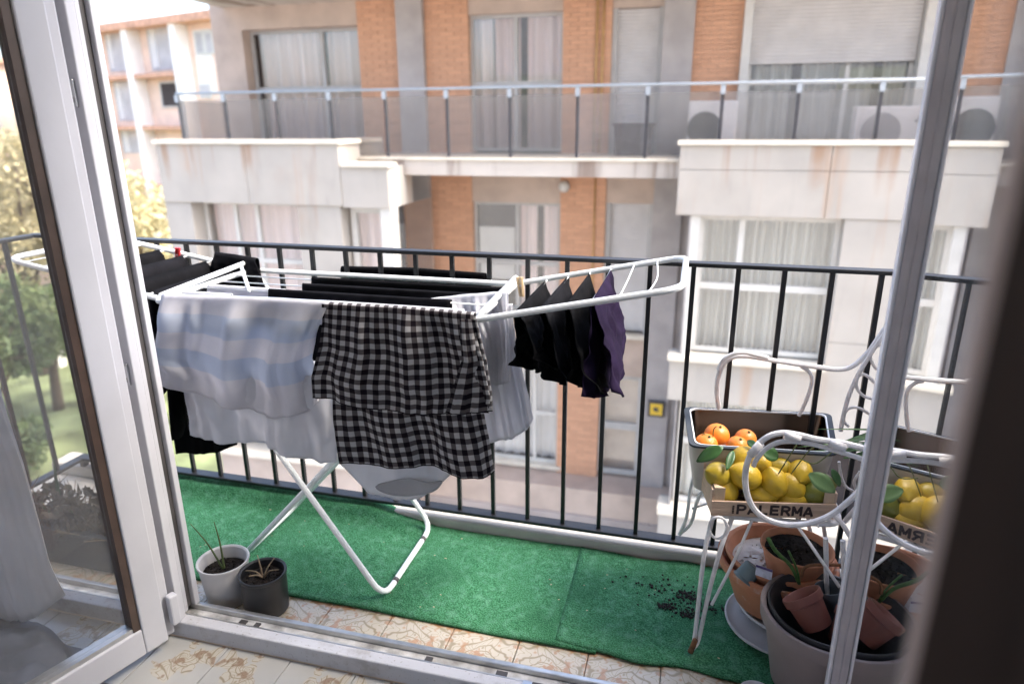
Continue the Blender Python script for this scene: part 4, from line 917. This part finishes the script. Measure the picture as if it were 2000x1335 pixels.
bk = cw('back_upright', z3([(1150, 640), (1165, 560), (1195, 440), (1240, 330), (1300, 220), (1370, 110), (1440, 10)], YF-.02), .0062)
for l in ([(1400, 105), (1350, 125), (1335, 180), (1360, 240), (1400, 275)], [(1370, 350), (1330, 310), (1290, 288), (1255, 310), (1250, 370), (1290, 420), (1350, 442)], [(1330, 535), (1270, 500), (1215, 495), (1175, 530), (1172, 580), (1200, 612)], [(1140, 830), (1150, 910), (1180, 980), (1230, 1015)], [(1270, 890), (1235, 950), (1245, 1000)]): cw('back_curl', z3(l, YF-.02), .0042)
# back behind the door stile
cw('back_upright', [(.44, 1.74, .42), (.52, 1.64, .7), (.56, 1.64, .95), (.57, 1.72, 1.02), (.57, 1.85, 1.02), (.56, 1.94, .95)], .0065)
# seat
ZS_ = .418
st = MB().tube(fillet([(.105, 1.69, ZS_), (.43, 1.72, ZS_), (.43, 2.0, ZS_), (.105, 2.0, ZS_)], .05, 5, True), .0075, 8, True).build('seat', 'wire_white', CH, smooth='auto')
for k in range(1, 7): MB().tube([(.1+.045*k, 1.70, ZS_), (.1+.045*k, 2.0, ZS_)], .003, 6).build('seat_wire', 'wire_white', st, smooth=True)
for k in range(1, 7): MB().tube([(.1, 1.69+.043*k, ZS_+.004), (.43, 1.69+.043*k, ZS_+.004)], .003, 6).build('seat_wire', 'wire_white', st, smooth=True)
# legs: pairs of rods that meet in a rusty foot
mat('rust', (.16, .07, .03), .9, var=.4, scale=60)
def z4(l, Y): return z3(l, Y, 1320, 980, 3.76)
fn_ = atz(1352, 1268, .026)
lg = MB().tube(spline([(.108, 1.70, ZS_), at(1375, 1085, 1.648), at(1358, 1235, 1.65), fn_], 4), .0062, 8).build('leg', 'wire_white', CH, smooth='auto')
MB().tube(spline([(.155, 1.69, ZS_), at(1408, 1070, 1.645), at(1385, 1155, 1.648), at(1365, 1245, 1.65), fn_+V(.002, 0, .004)], 4), .0062, 8).build('rod', 'wire_white', lg, smooth='auto')
MB().tube(spline([(.205, 1.69, ZS_), at(1434, 1094, 1.658), at(1390, 1180, 1.652)], 4), .0042, 8).build('rod', 'wire_white', lg, smooth='auto')
MB().tube([fn_+V(-.004, 0, -.008), fn_+V(.006, 0, .035)], [.0085, .0075], 8).build('foot', 'rust', lg, smooth='auto')
cw('leg_ring', [at(1320+(310+66*math.cos(a))/3.76, 980+(187+78*math.sin(a))/3.76, 1.64) for a in np.linspace(0, 2*math.pi, 13)[:-1]], .0038, closed=True, k=3)
ff = at(1327, 1043, 2.045)
lg = MB().tube(spline([(.085, 1.99, ZS_), at(1352, 940, 2.0), at(1341, 1010, 2.03), ff], 4), .0058, 8).build('leg', 'wire_white', CH, smooth='auto'); MB().tube(spline([(.13, 1.99, ZS_), at(1365, 970, 2.0), at(1350, 1020, 2.03), ff], 4), .0058, 8).build('rod', 'wire_white', lg, smooth='auto')
cw('stretcher', [at(1352, 992, 2.01), at(1390, 980, 2.0)], .004)
for y_ in (1.65, 1.99):
    lg = MB().tube(spline([(.42, y_, ZS_), (.46, y_, .2), (.535, y_, .024)], 4), .0062, 8).build('leg', 'wire_white', CH, smooth='auto'); MB().tube(spline([(.38, y_, ZS_), (.42, y_, .2), (.532, y_, .03)], 4), .0062, 8).build('rod', 'wire_white', lg, smooth='auto')
MB().tube([at(1552, 1018, 1.70), at(1640, 1146, 1.60)], .0042, 8).build('stretcher', 'wire_white', CH, smooth='auto'); cw('stretcher', z3([(1110, 1165), (1160, 1215), (1200, 1280), (1235, 1340)], 1.66), .006)

# ---- fruit crate
m = mat('crate_wood', (.56, .4, .29), .8, var=.14, scale=26, bump=.25, bscale=60, stretch=(.25, 1, 3)); mat('crate_block', (.58, .43, .29), .8, var=.12, scale=26, stretch=(3, 3, .4)); mat('crate_ink', (.04, .025, .025), .8, var=.3, scale=90)
CO = at(1388, 1006, 1.655); cz0 = CO[2]; k_ = ray(1631, 1014); CE = CAM+k_*((cz0-HC)/k_[2]); cu_ = CE-CO; CW = np.linalg.norm(cu_); cu_ /= CW; cn_ = V(-cu_[1], cu_[0], 0); CO = V(CO[0], CO[1], 0)
CD = .125; cz1 = cz0+.043
CR = empty('fruit_crate', CO+cu_*CW/2+cn_*CD/2+V(0, 0, cz0), 'small wooden crate printed PALERMA full of lemons on the chair', 'crate')
def cbox(name, m, a0, a1, b0, b1, z0, z1, bevel=.001): return MB().obox(CO, cu_, cn_, a0, a1, b0, b1, z0, z1).build(name, m, CR, bevel=bevel)
cbox('board', 'crate_wood', 0, CW, 0, .006, cz0, cz1)['label'] = 'front board printed PALERMA'
cbox('board', 'crate_wood', 0, CW, CD, CD+.006, cz0, cz1+.05)
for a in (0, CW-.006): cbox('board', 'crate_wood', a, a+.006, .0065, CD-.0005, cz0+.004, cz1+.03)
for k in range(4): cbox('slat', 'crate_wood', .007, CW-.007, .008+k*.029, .034+k*.029, cz0+.002, cz0+.007)
for a, s_ in ((.0065, 1), (CW-.0065, -1)):
    for b, sy in ((.0065, 1), (CD-.0005, -1)):
        p3 = [CO+cu_*x_+cn_*y_ for x_, y_ in ((a, b), (a+.027*s_, b), (a, b+.027*sy))]
        MB().add([(p[0], p[1], cz0+.008) for p in p3]+[(p[0], p[1], cz1+.036) for p in p3], [(0, 1, 2), (5, 4, 3), (0, 3, 4, 1), (1, 4, 5, 2), (2, 5, 3, 0)]).build('corner_block', 'crate_block', CR)
def cal_(px, py): d = ray(px, py); k = np.dot(CO-CAM, cn_)/np.dot(d, cn_); p = CAM+d*k; return np.dot(p-CO, cu_)
la, lb2 = cal_(1438, 998), cal_(1588, 1000); gap_ = .0028; LH = .029; wl = ((lb2-la)-6*gap_)/7
def arc_(cx, cy, rx, ry, a0, a1, n=7): return [(cx+rx*math.cos(R_(a)), cy+ry*math.sin(R_(a))) for a in np.linspace(a0, a1, n)]
GL = {'P': [[(.13, 0), (.13, 1)], [(.1, .9)]+arc_(.52, .68, .36, .22, 90, -90)+[(.1, .46)]], 'A': [[(.08, 0), (.5, .96)], [(.92, 0), (.5, .96)], [(.22, .28), (.78, .28)]], 'L': [[(.14, 0), (.14, 1)], [(.1, .1), (.92, .1)]],
      'E': [[(.14, 0), (.14, 1)], [(.1, .1), (.92, .1)], [(.1, .5), (.84, .5)], [(.1, .9), (.92, .9)]], 'R': [[(.13, 0), (.13, 1)], [(.1, .9)]+arc_(.5, .69, .34, .21, 90, -90)+[(.1, .48)], [(.5, .48), (.9, 0)]], 'M': [[(.1, 0), (.1, 1)], [(.9, 0), (.9, 1)], [(.12, .94), (.5, .25)], [(.88, .94), (.5, .25)]]}
q = MB(); cnt = 0
for n_i, ch in enumerate('PALERMA'):                       # heavy printed capitals, stroke by stroke
    for line in GL[ch]:
        for (x0_, z0_), (x1_, z1_) in zip(line, line[1:]):
            a = V(la+n_i*(wl+gap_)+x0_*wl, z0_*LH); b = V(la+n_i*(wl+gap_)+x1_*wl, z1_*LH); d = (b-a)/np.linalg.norm(b-a); nn = V(-d[1], d[0])*.0034; e = d*(.0006 if len(line) > 2 else 0); cnt += 1; off = .0004+.00002*cnt
            q.add([CO+cu_*p[0]-cn_*off+V(0, 0, cz0+.007+p[1]) for p in (a-e-nn, b+e-nn, b+e+nn, a-e+nn)], [(0, 1, 2, 3)])
q.build('lettering', 'crate_ink', CR)
for k in range(5): cbox('small_print', 'crate_ink', la-.011, la-.006, -.0009, -.0002, cz0+.009+k*.005, cz0+.0125+k*.005, 0)

# ---- lemons and oranges
def skin(name, c1, c2, bs):
    m = mat(name, c1, .38, var=.0, scale=7, bump=.12, bscale=bs, spec=.5, col2=c2); return m
skin('lemon_skin', (.47, .29, .012), (.54, .36, .025), 160); skin('lemon_green', (.1, .12, .012), (.16, .16, .02), 160); skin('lemon_olive', (.28, .2, .012), (.42, .3, .02), 160); skin('orange_skin', (.72, .2, .02), (.78, .26, .03), 170)
mat('leaf_citrus', (.05, .13, .035), .4, var=.3, scale=20, trans=.2); mat('leaf_pale', (.16, .27, .1), .45, var=.15, scale=14, trans=.25); mat('stem_green', (.1, .12, .03), .7, var=.2)
def leaf(name, p, d, up, L, Wd, m, parent, label=None, bend=.25):
    p = V(*p); d = V(*d)/np.linalg.norm(d); up = V(*up); s_ = np.cross(d, up); s_ /= np.linalg.norm(s_); up = np.cross(s_, d); q = MB(); P = []
    for i in range(9):
        t_ = i/8; w_ = Wd*math.sin(math.pi*min(1, t_*.94+.03))**.8*(1-.25*t_); c_ = p+d*L*t_-up*bend*L*t_*t_
        P.append([c_+s_*w_*k+up*abs(k)*w_*.25 for k in (-1, -.5, 0, .5, 1)])
    return q.grid(P).build(name, m, parent, smooth=True, solid=.0006, off=0)
def lemon(px, py, Y, r, ax, m, label, k):
    Y = max(Y+.0003*max(0, px-1400), 1.70+.00025*(px-1388)); Y = min(Y, 1.757+.00025*max(0, px-1400)); c_ = at(px, py, Y); ax = V(*ax)/np.linalg.norm(ax); prof = []
    for t_ in np.linspace(0, math.pi, 18):
        z_ = -math.cos(t_)*r*1.18; rr = r*math.sin(t_)**.92; 
        if t_ > 2.6: z_ += r*.26*((t_-2.6)/.54)**1.5
        if t_ < .35: z_ -= r*.1*(1-t_/.35)
        prof.append((max(rr, 0), z_))
    prof[0] = (0, prof[0][1]); prof[-1] = (0, prof[-1][1])
    L_ = empty('lemon', c_, label, 'lemon', 'lemons in the crate'); MB().lathe(prof, c_, 28, axis=ax).build('fruit', m, L_, smooth=True)
    b = c_+ax*prof[0][1]; MB().tube([b+ax*.002, b-ax*.004], [.0028, .002], 6).build('stem_end', 'stem_green', L_)
    return L_
Ls = [(1404, 927, 1.715, .034, (-.6, -.4, .35), 'lemon_olive', 'olive tinged lemon at the left side of crate'), (1450, 897, 1.765, .034, (.5, .1, .6), 'lemon_skin', 'lemon at the back of crate under the oranges'),
      (1418, 958, 1.672, .032, (.1, -.5, -.8), 'lemon_skin', 'lemon in the front left corner of crate'), (1456, 929, 1.69, .036, (-.8, -.1, .35), 'lemon_skin', 'large lemon in the upper middle with stem spot to the right'),
      (1482, 912, 1.75, .033, (.2, .1, .9), 'lemon_skin', 'lemon half hidden behind the chair scroll'), (1512, 942, 1.69, .036, (-.35, -.1, .95), 'lemon_skin', 'pear shaped lemon standing upright in the middle'),
      (1484, 967, 1.668, .034, (.8, -.2, .1), 'lemon_skin', 'lemon at the front middle above the letters'), (1520, 914, 1.775, .03, (.9, 0, .2), 'lemon_olive', 'small olive lemon at the back middle'),
      (1546, 950, 1.70, .033, (.5, -.1, -.6), 'lemon_skin', 'lemon right of the upright one'), (1543, 976, 1.668, .034, (.9, -.2, .2), 'lemon_skin', 'lemon low at the front right above the letters'),
      (1563, 922, 1.72, .032, (-.1, -.95, -.1), 'lemon_skin', 'lemon showing its tip next to the pale leaf'), (1584, 965, 1.70, .036, (.5, -.3, .4), 'lemon_green', 'dark green unripe lemon in the right corner'),
      (1430, 935, 1.75, .032, (.3, .2, .6), 'lemon_skin', 'lemon wedged behind the left ones'), (1600, 945, 1.765, .033, (1, 0, .1), 'lemon_green', 'green lemon behind the pale leaf')]
for k, a_ in enumerate(Ls): lm_ = lemon(*a_, k)
lf = bpy.data.objects
def at_leaf(nm, px, py, Y, px2, py2, Y2, Wd, m, par, label):
    Y += -.012+.0002*max(0, px-1400); Y2 += -.012+.0002*max(0, px2-1400); a_, b_ = at(px, py, Y), at(px2, py2, Y2); o = leaf('citrus_leaf', a_, b_-a_, (0, -.75, .65), np.linalg.norm(b_-a_), Wd, m, None, bend=.12); tag(o, label, 'leaf', 'leaves among the fruit'); return o
at_leaf('l', 1580, 925, 1.69, 1634, 960, 1.665, .026, 'leaf_pale', None, 'large pale green leaf at the right of the crate')
at_leaf('l', 1412, 872, 1.72, 1360, 900, 1.70, .02, 'leaf_citrus', None, 'dark leaf drooping over the left bin corner'); at_leaf('l', 1520, 893, 1.74, 1487, 878, 1.73, .022, 'leaf_citrus', None, 'dark leaf inside the chair scroll')
at_leaf('l', 1432, 880, 1.74, 1420, 915, 1.69, .012, 'leaf_citrus', None, 'small dark curled leaf above the left lemons'); at_leaf('l', 1625, 915, 1.72, 1642, 950, 1.70, .012, 'leaf_citrus', None, 'narrow leaf hanging by the chair curls'); at_leaf('l', 1460, 860, 1.78, 1478, 873, 1.75, .012, 'leaf_citrus', None, 'small leaf beside the oranges')
for k, l in enumerate(([(1545, 925), (1560, 905), (1580, 880), (1600, 868)], [(1562, 895), (1590, 905), (1615, 890), (1640, 870)], [(1520, 925), (1540, 893), (1556, 868)])):
    tag(MB().tube(spline([at(a_, b_, 1.73-.01*k) for a_, b_ in l], 4), .0016, 6).build('citrus_twig', 'stem_green', smooth=True), ('green twig rising from the lemon at the right', 'long brown twig reaching past the bin corner', 'short twig over the small olive lemon')[k], 'twig', 'twigs among the fruit')
# ---- grey rimmed bin with oranges
mat('bin_cream', (.5, .45, .4), .5, var=.06, scale=8); mat('bin_rim', (.03, .038, .048), .75, var=.08, scale=8); mat('bin_line', (.8, .8, .8), .4, var=.03); mat('bin_inside', (.3, .26, .22), .16, var=.1, scale=5, metal=1)
BZ = .573; c4 = [atz(1335, 797, BZ), atz(1623, 810, BZ), atz(1637, 892, BZ), atz(1346, 874, BZ)]
cen = sum(c4)/4; BN = empty('storage_bin', (cen[0], cen[1], .43), 'shallow bin with slate grey rim and dark glossy inside holding oranges', 'bin')
def rrect(sc, z_, rad, n=5):
    c_ = [V(*(cen+(p-cen)*sc)) for p in c4]
    for p in c_: p[2] = z_
    return fillet(c_, rad, n, True)
def loft(rings):
    q = MB(); P = [list(r)+[r[0]] for r in rings]; return q.grid(P)
loft([rrect(1, BZ, .03), rrect(1, BZ+.006, .03), rrect(.925, BZ+.006, .028), rrect(.92, BZ, .028)]).build('rim', 'bin_rim', BN, smooth='auto')
loft([rrect(.925, BZ+.0075, .028), rrect(.908, BZ+.0075, .027), rrect(.905, BZ+.002, .027)]).build('rim_line', 'bin_line', BN, smooth='auto')
q = loft([rrect(.905, BZ+.003, .027), rrect(.88, BZ-.05, .027), rrect(.86, .445, .03)]); r_ = rrect(.86, .445, .03); q.add(r_, [tuple(range(len(r_)))]); q.build('liner', 'bin_inside', BN, smooth='auto')
loft([rrect(.965, BZ-.001, .028), rrect(.93, BZ-.05, .028), rrect(.88, .434, .03)]).build('body', 'bin_cream', BN, smooth='auto')
for px, py, Y, r, lb in ((1400, 850, 1.885, .036, 'largest orange with green stem in the bin'), (1379, 868, 1.84, .033, 'orange in the left corner of bin'), (1456, 858, 1.87, .031, 'orange at the right of the group'), (1440, 872, 1.835, .031, 'orange low at the front of bin')):
    c_ = at(px, py, Y); O_ = empty('orange', c_, lb, 'orange', 'oranges in the bin'); MB().lathe([(max(0, r*math.sin(t_)), -r*.95*math.cos(t_)) for t_ in np.linspace(0, math.pi, 16)], c_, 26, axis=(.2, -.3, .9)).build('fruit', 'orange_skin', O_, smooth=True)
    MB().lathe([(0, 0), (.004, .001), (.0035, .004), (0, .005)], c_+V(.2, -.3, .9)/.97*r*.94, 10, axis=(.2, -.3, .9)).build('calyx', 'stem_green', O_, smooth=True)
for k, l in enumerate(([(1366, 862), (1372, 848), (1385, 850)], [(1392, 858), (1394, 838), (1400, 832)])): tag(MB().tube(spline([at(a_, b_, 1.84) for a_, b_ in l], 4), .0014, 6).build('orange_twig', 'stem_green', smooth=True), ('dry twig left of the largest orange', 'thin twig on top of the largest orange')[k], 'twig', 'twigs among the fruit')
# leek leaves
mat('leek', (.08, .17, .05), .4, var=.35, scale=30, trans=.15, stretch=(1, 4, 4))
LK = empty('leek_bunch', at(1690, 850, 1.86), 'bunch of long green leek leaves lying beside the bin', 'vegetable')
for k, (a_, b_, w_) in enumerate((((1625, 868), (1800, 822), .012), ((1632, 880), (1800, 850), .013), ((1600, 832), (1790, 842), .003), ((1650, 890), (1800, 865), .012), ((1560, 868), (1720, 862), .003), ((1540, 878), (1700, 880), .003))):
    p_, q_ = at(*b_, 1.88), at(*a_, 1.79); leaf('leaf', p_, q_-p_, (0, -.5, .8), np.linalg.norm(q_-p_), w_, 'leek', LK, bend=.05)

# ================================================================== pots at the right
mat('terracotta', (.47, .19, .1), .8, var=.14, scale=14, bump=.15, bscale=70); mat('terracotta_light', (.54, .235, .13), .8, var=.12, scale=14, bump=.15, bscale=70)
mat('lime_crust', (.62, .58, .55), .95, var=.12, scale=30, bump=.3); mat('pot_taupe', (.25, .2, .188), .6, var=.07, scale=9, bump=.06); mat('pot_black', (.02, .02, .022), .45, var=.2, scale=20); mat('pot_rust', (.17, .055, .04), .55, var=.1, scale=15); mat('pot_teal', (.16, .21, .22), .6, var=.1, scale=15); mat('pot_slate', (.075, .085, .095), .55, var=.1); mat('pot_white', (.58, .56, .55), .45, var=.05, scale=10); mat('saucer_grey', (.5, .48, .48), .5, var=.08)
m = MATS['terracotta']; t = NT(m); t.base(t.mix(t.math('MULTIPLY', t.smooth(t.noise(t.coord('Object'), 24, 5), .58, .7), .5), t.curcol(), (.55, .5, .45)))
def pot(name, c, r0, r1, h, m, label, wall=.006, rim=.008, rimh=.03, soil=None, axis=None, cat='pot', group='flower pots', inner=None, n=44, soilm='soil'):
    P_ = empty(name, c, label, cat, group); c = V(*c)
    MB().lathe([(0, 0), (r0, 0), (r0+.003, .004), (r0+(r1-r0)*(1-rimh/h), h-rimh), (r1+rim*.6, h-rimh+.002), (r1+rim, h-.004), (r1+rim*.7, h), (r1-wall*.2, h), (r1-wall, h-.004), (r0+(r1-r0)*.5-wall, h*.5), (r0-wall, .008), (0, .008)], c, n, axis=axis).build('body', m, P_, smooth='auto')
    if soil is not None:
        A_ = V(0, 0, 1) if axis is None else V(*axis)/np.linalg.norm(axis); rs = r0+(r1-r0)*soil-wall*1.05; rn = random.Random(hash(name) % 99 if False else int(r1*1e4)); rows = []
        X_ = np.cross(A_, V(0, 1, 0)); X_ /= np.linalg.norm(X_); Y_ = np.cross(A_, X_)
        for i in range(11):
            rr = rs*i/10; rows.append([c+X_*rr*math.cos(a)+Y_*rr*math.sin(a)+A_*(h*soil+(rn.uniform(-.004, .006) if i < 10 else 0)) for a in np.linspace(0, 2*math.pi, 41)])
        s_ = MB().grid(rows).build('soil', soilm, P_, smooth=True); q = MB()
        for k in range(90):
            a, rr = rn.uniform(0, 6.28), rs*.95*rn.random()**.5; q.ico(c+X_*rr*math.cos(a)+Y_*rr*math.sin(a)+A_*(h*soil+.003), rn.uniform(.0015, .0055), jit=.3)
        tag(q.build('clods', soilm, s_), kind='stuff')
    return P_
bc = V(.305, 1.845, 0)
pot('saucer', (.325, 1.80, .016), .13, .15, .022, 'saucer_grey', 'flat grey saucer under the terracotta bowl', .004, .004, .01, cat='saucer'); pot('plant_saucer', (.335, 1.835, .0385), .105, .125, .028, 'pot_white', 'white saucer between grey saucer and terracotta bowl', .004, .003, .01, cat='saucer')
pot('terracotta_bowl', (bc[0], bc[1], .067), .105, .16, .15, 'terracotta', 'wide terracotta bowl with pale crust under the chair', .007, .007, .03, group='terracotta pots')
pot('terracotta_bowl', (bc[0]+.002, bc[1]+.003, .095), .10, .146, .14, 'terracotta_light', 'inner terracotta bowl nested in the wide bowl', .007, .004, .014, soil=.72, soilm='lime_crust', group='terracotta pots')
tp = pot('terracotta_pot', (.345, 1.80, .165), .06, .095, .125, 'terracotta_light', 'terracotta pot of dark soil standing in the bowl', .006, .003, .008, soil=.86, group='terracotta pots')
for pts, r in (([(1500, 1050), (1515, 1075), (1545, 1105), (1560, 1140)], .006), ([(1540, 1075), (1556, 1110), (1562, 1140)], .003)): MB().tube(spline([at(a_, b_, 1.68) for a_, b_ in pts], 4), [r*.9]*9+[r*.8, r*.7, r*.6, r*.5] if len(pts) == 4 else r, 8).build('shoot', 'leek', tp, smooth=True)
pc = at(1474, 1092, 1.745); pot('small_pot', (pc[0], pc[1], pc[2]-.02), .022, .03, .05, 'pot_teal', 'small teal grey pot lying in the bowl', .003, .002, .008, axis=(-.5, -.3, -.75))
lb = at(1492, 1115, 1.70); mat('tag_white', (.55, .55, .65), .4, var=.2, scale=60); mat('tag_purple', (.1, .06, .2), .4, var=.2)
TG = empty('plant_label', lb, 'small purple and white plant tag stuck in the bowl', 'label'); MB().obox((lb[0], lb[1], lb[2]), V(.93, -.35, 0), V(.35, .93, 0), -.022, .022, 0, .0015, -.02, .012).build('card', 'tag_white', TG); MB().obox((lb[0], lb[1], lb[2]), V(.93, -.35, 0), V(.35, .93, 0), -.022, .022, -.001, 0, .006, .0125).build('band', 'tag_purple', TG)
tcx, tcy = .402, 1.60
pot('planter', (tcx, tcy, .016), .115, .158, .225, 'pot_taupe', 'big taupe planter standing before the chair by the door', .008, .006, .04)
pot('nursery_pot', (tcx, tcy, .045), .10, .143, .205, 'pot_black', 'black pot nested inside the taupe planter', .005, .004, .02)
for k, (px, py, Y, ax, m, lb_, r) in enumerate(((1578, 1185, 1.545, (-.5, .35, .75), 'pot_rust', 'rust brown pot tilted inside the black pot', .046), (1625, 1170, 1.62, (-.25, .1, .95), 'pot_slate', 'slate grey pot inside the black pot beside stile', .036), (1655, 1220, 1.53, (.3, .3, .9), 'pot_rust', 'second rust brown pot half hidden by the stile', .036))):
    c_ = at(px, py, Y); ax = V(*ax)/np.linalg.norm(ax); pot('small_pot', c_-ax*.05, r*.72, r, .085, m, lb_, .003, .003, .022, axis=ax)
cw('wire_hook', z4([(925, 545), (935, 500), (970, 468), (1060, 460), (1220, 462), (1330, 470)], 1.66), .004, m='rust')
pr_ = at(1478, 1345, 1.49); pot('white_pot', (pr_[0], 1.478, .002), .035, .043, .05, 'pot_white', 'white pot whose rim just shows at the bottom edge', .003, .003, .012)
# ================================================================== pots at the left
wp = atz(428, 1178, .0); w1 = pot('white_pot', (-1.335, 1.515, .002), .058, .075, .145, 'pot_white', 'white pot with a thin sprout beside the left post', .005, .003, .01, soil=.72)
mat('sprout', (.09, .12, .035), .6, var=.3, scale=30); b_ = V(-1.335, 1.515, .10)
for tip in ((372, 1022), (418, 1018)): MB().tube(spline([b_, (b_+at(*tip, 1.53))/2+V(.004, 0, .012), at(*tip, 1.53)], 5), list(np.linspace(.004, .0012, 11)), 6).build('sprout', 'sprout', w1, smooth=True)
w2 = pot('black_pot', (-1.19, 1.505, .002), .062, .069, .135, 'pot_black', 'black pot with dead stalks next to the white pot', .006, .002, .012, soil=.8)
mat('dry_stalk', (.22, .16, .1), .9, var=.3, scale=40)
for k in range(6):
    a = k*1.05+.3; p0 = V(-1.19, 1.505, .11); MB().tube(spline([p0, p0+V(math.cos(a)*.02, math.sin(a)*.02, .025), p0+V(math.cos(a)*.05, math.sin(a)*.05, .03+.012*(k % 3))], 3), [.003, .003, .0028, .0025, .002, .0018, .0012], 5).build('stalk', 'dry_stalk', w2, smooth=True)
# trough with withered plants behind the open leaf
TB = empty('trough_planter', (-2.0, 1.62, .0), 'dark trough of withered plants behind the open left leaf', 'planter')
q = MB(); q.box(-2.18, -1.74, 1.53, 1.545, .0, .13); q.box(-2.18, -1.74, 1.685, 1.70, .0, .13); q.box(-2.18, -2.165, 1.5455, 1.6845, .0, .13); q.box(-1.755, -1.74, 1.5455, 1.6845, .0, .13); q.box(-2.165, -1.755, 1.5455, 1.6845, .0, .1); q.build('body', 'pot_slate', TB); 
q = MB(); rn = random.Random(9)
for k in range(110):
    x_, y_ = rn.uniform(-2.16, -1.77), rn.uniform(1.55, 1.68); p0 = V(x_, y_, .1); d = V(rn.gauss(0, .05), rn.gauss(0, .04), rn.uniform(.04, .17)); q.tube([p0, p0+d*.6, p0+d+V(rn.gauss(0, .03), rn.gauss(0, .03), -.01)], [.002, .0016, .001], 4)
tag(q.build('dry_stems', 'dry_stalk', TB), kind='stuff'); q = MB()
mat('dry_leaf', (.15, .12, .085), .9, var=.4, scale=30)
lc = leaf_cloud([(-2.1, 1.62, .17, .08), (-1.97, 1.61, .16, .09), (-1.84, 1.62, .17, .08)], 420, .022, 21).build('dry_leaves', 'dry_leaf', TB); tag(lc, kind='stuff')
for k, (tx, ty) in enumerate(((60, 960), (95, 900), (120, 985), (140, 1000), (215, 900))): leaf('blade', V(-2.12+.06*k, 1.62, .12), at(tx, ty, 1.64)-V(-2.12+.06*k, 1.62, .12), (0, -1, .2), np.linalg.norm(at(tx, ty, 1.64)-V(-2.12+.06*k, 1.62, .12)), .01, 'leaf_citrus' if k % 2 else 'leaf_pale', TB, bend=.1)

# ================================================================== indoors at the left: curtain, laundry
mat('voile', (.8, .78, .78), .9, var=.06, scale=6, trans=.5); mat('cloth_blue', (.085, .1, .14), .9, var=.25, scale=10); mat('red_cloth', (.3, .06, .04), .9, var=.15)
def curtain_sheet(name, m, label, cx, cy, w0, w1, z0, z1, n, amp, seed, pinch=None, shift=0):
    rows = []; ph = random.Random(seed).random()*6
    for j in range(40):
        t_ = j/39; z_ = z1+(z0-z1)*t_; w_ = w0+(w1-w0)*t_
        if pinch: w_ *= 1-.55*math.exp(-((z_-pinch)/.12)**2)
        rows.append([(cx+shift*t_*t_+(s_-.5)*w_+.01*math.sin(t_*5+s_*6), cy+amp*math.sin(s_*n*6.28+ph+math.sin(t_*3))+.3*amp*math.sin(s_*n*13+t_*4), z_) for s_ in np.linspace(0, 1, 90)])
    return tag(MB().grid(rows).build(name, m, None, smooth=True, solid=.001, off=0), label, 'curtain', 'curtains at the left')
G_, UV = panel([(-330, 60), (-120, 60)], [(-260, 1205), (-60, 1215), (70, 1205), (142, 1150)], 1.17, left=[(-330, 700)], right=[(-70, 400), (-25, 640), (25, 800), (62, 900), (92, 1010), (112, 1090)], nu=90, nv=60, fold=.016, nf=9, seed=42, topfold=.8)
tag(MB().grid(G_, UV).build('curtain', 'voile', None, smooth=True, solid=.001, off=0), 'gathered white voile curtain behind the glass of the left leaf', 'curtain', 'curtains at the left')
curtain_sheet('curtain', 'red_cloth', 'narrow dark red curtain at the left edge', -1.98, 1.285, .09, .09, .1, 2.25, 2, .012, 3)
hv = vnoise(77); P = []; rn = np.random.default_rng(12); ph = rn.random(6)*6
for j in range(40):
    row = []
    for i in range(50):
        a, b = i/49*2-1, j/39*2-1; e = max(0, 1-(a*a+b*b*.95)); hgt = .16*e**.45*(1+.25*math.sin(a*7+ph[0])*math.cos(b*6+ph[1]))+.02*math.sin(a*13+b*9+ph[2])*e**.5+.012*math.sin(a*23-b*17)*e**.5+.05*hv(a*6+8, b*6+8)*e**.5+.03*abs(hv(a*9+14+b*4, b*7+4))*e**.5; row.append((-1.76+a*.27, .98+b*.24, .004+max(0, hgt)))
    P.append(row)
tag(MB().grid(P).build('laundry_heap', 'cloth_blue', None, smooth=True), 'crumpled blue grey cloth heaped on the floor behind left leaf', 'cloth')
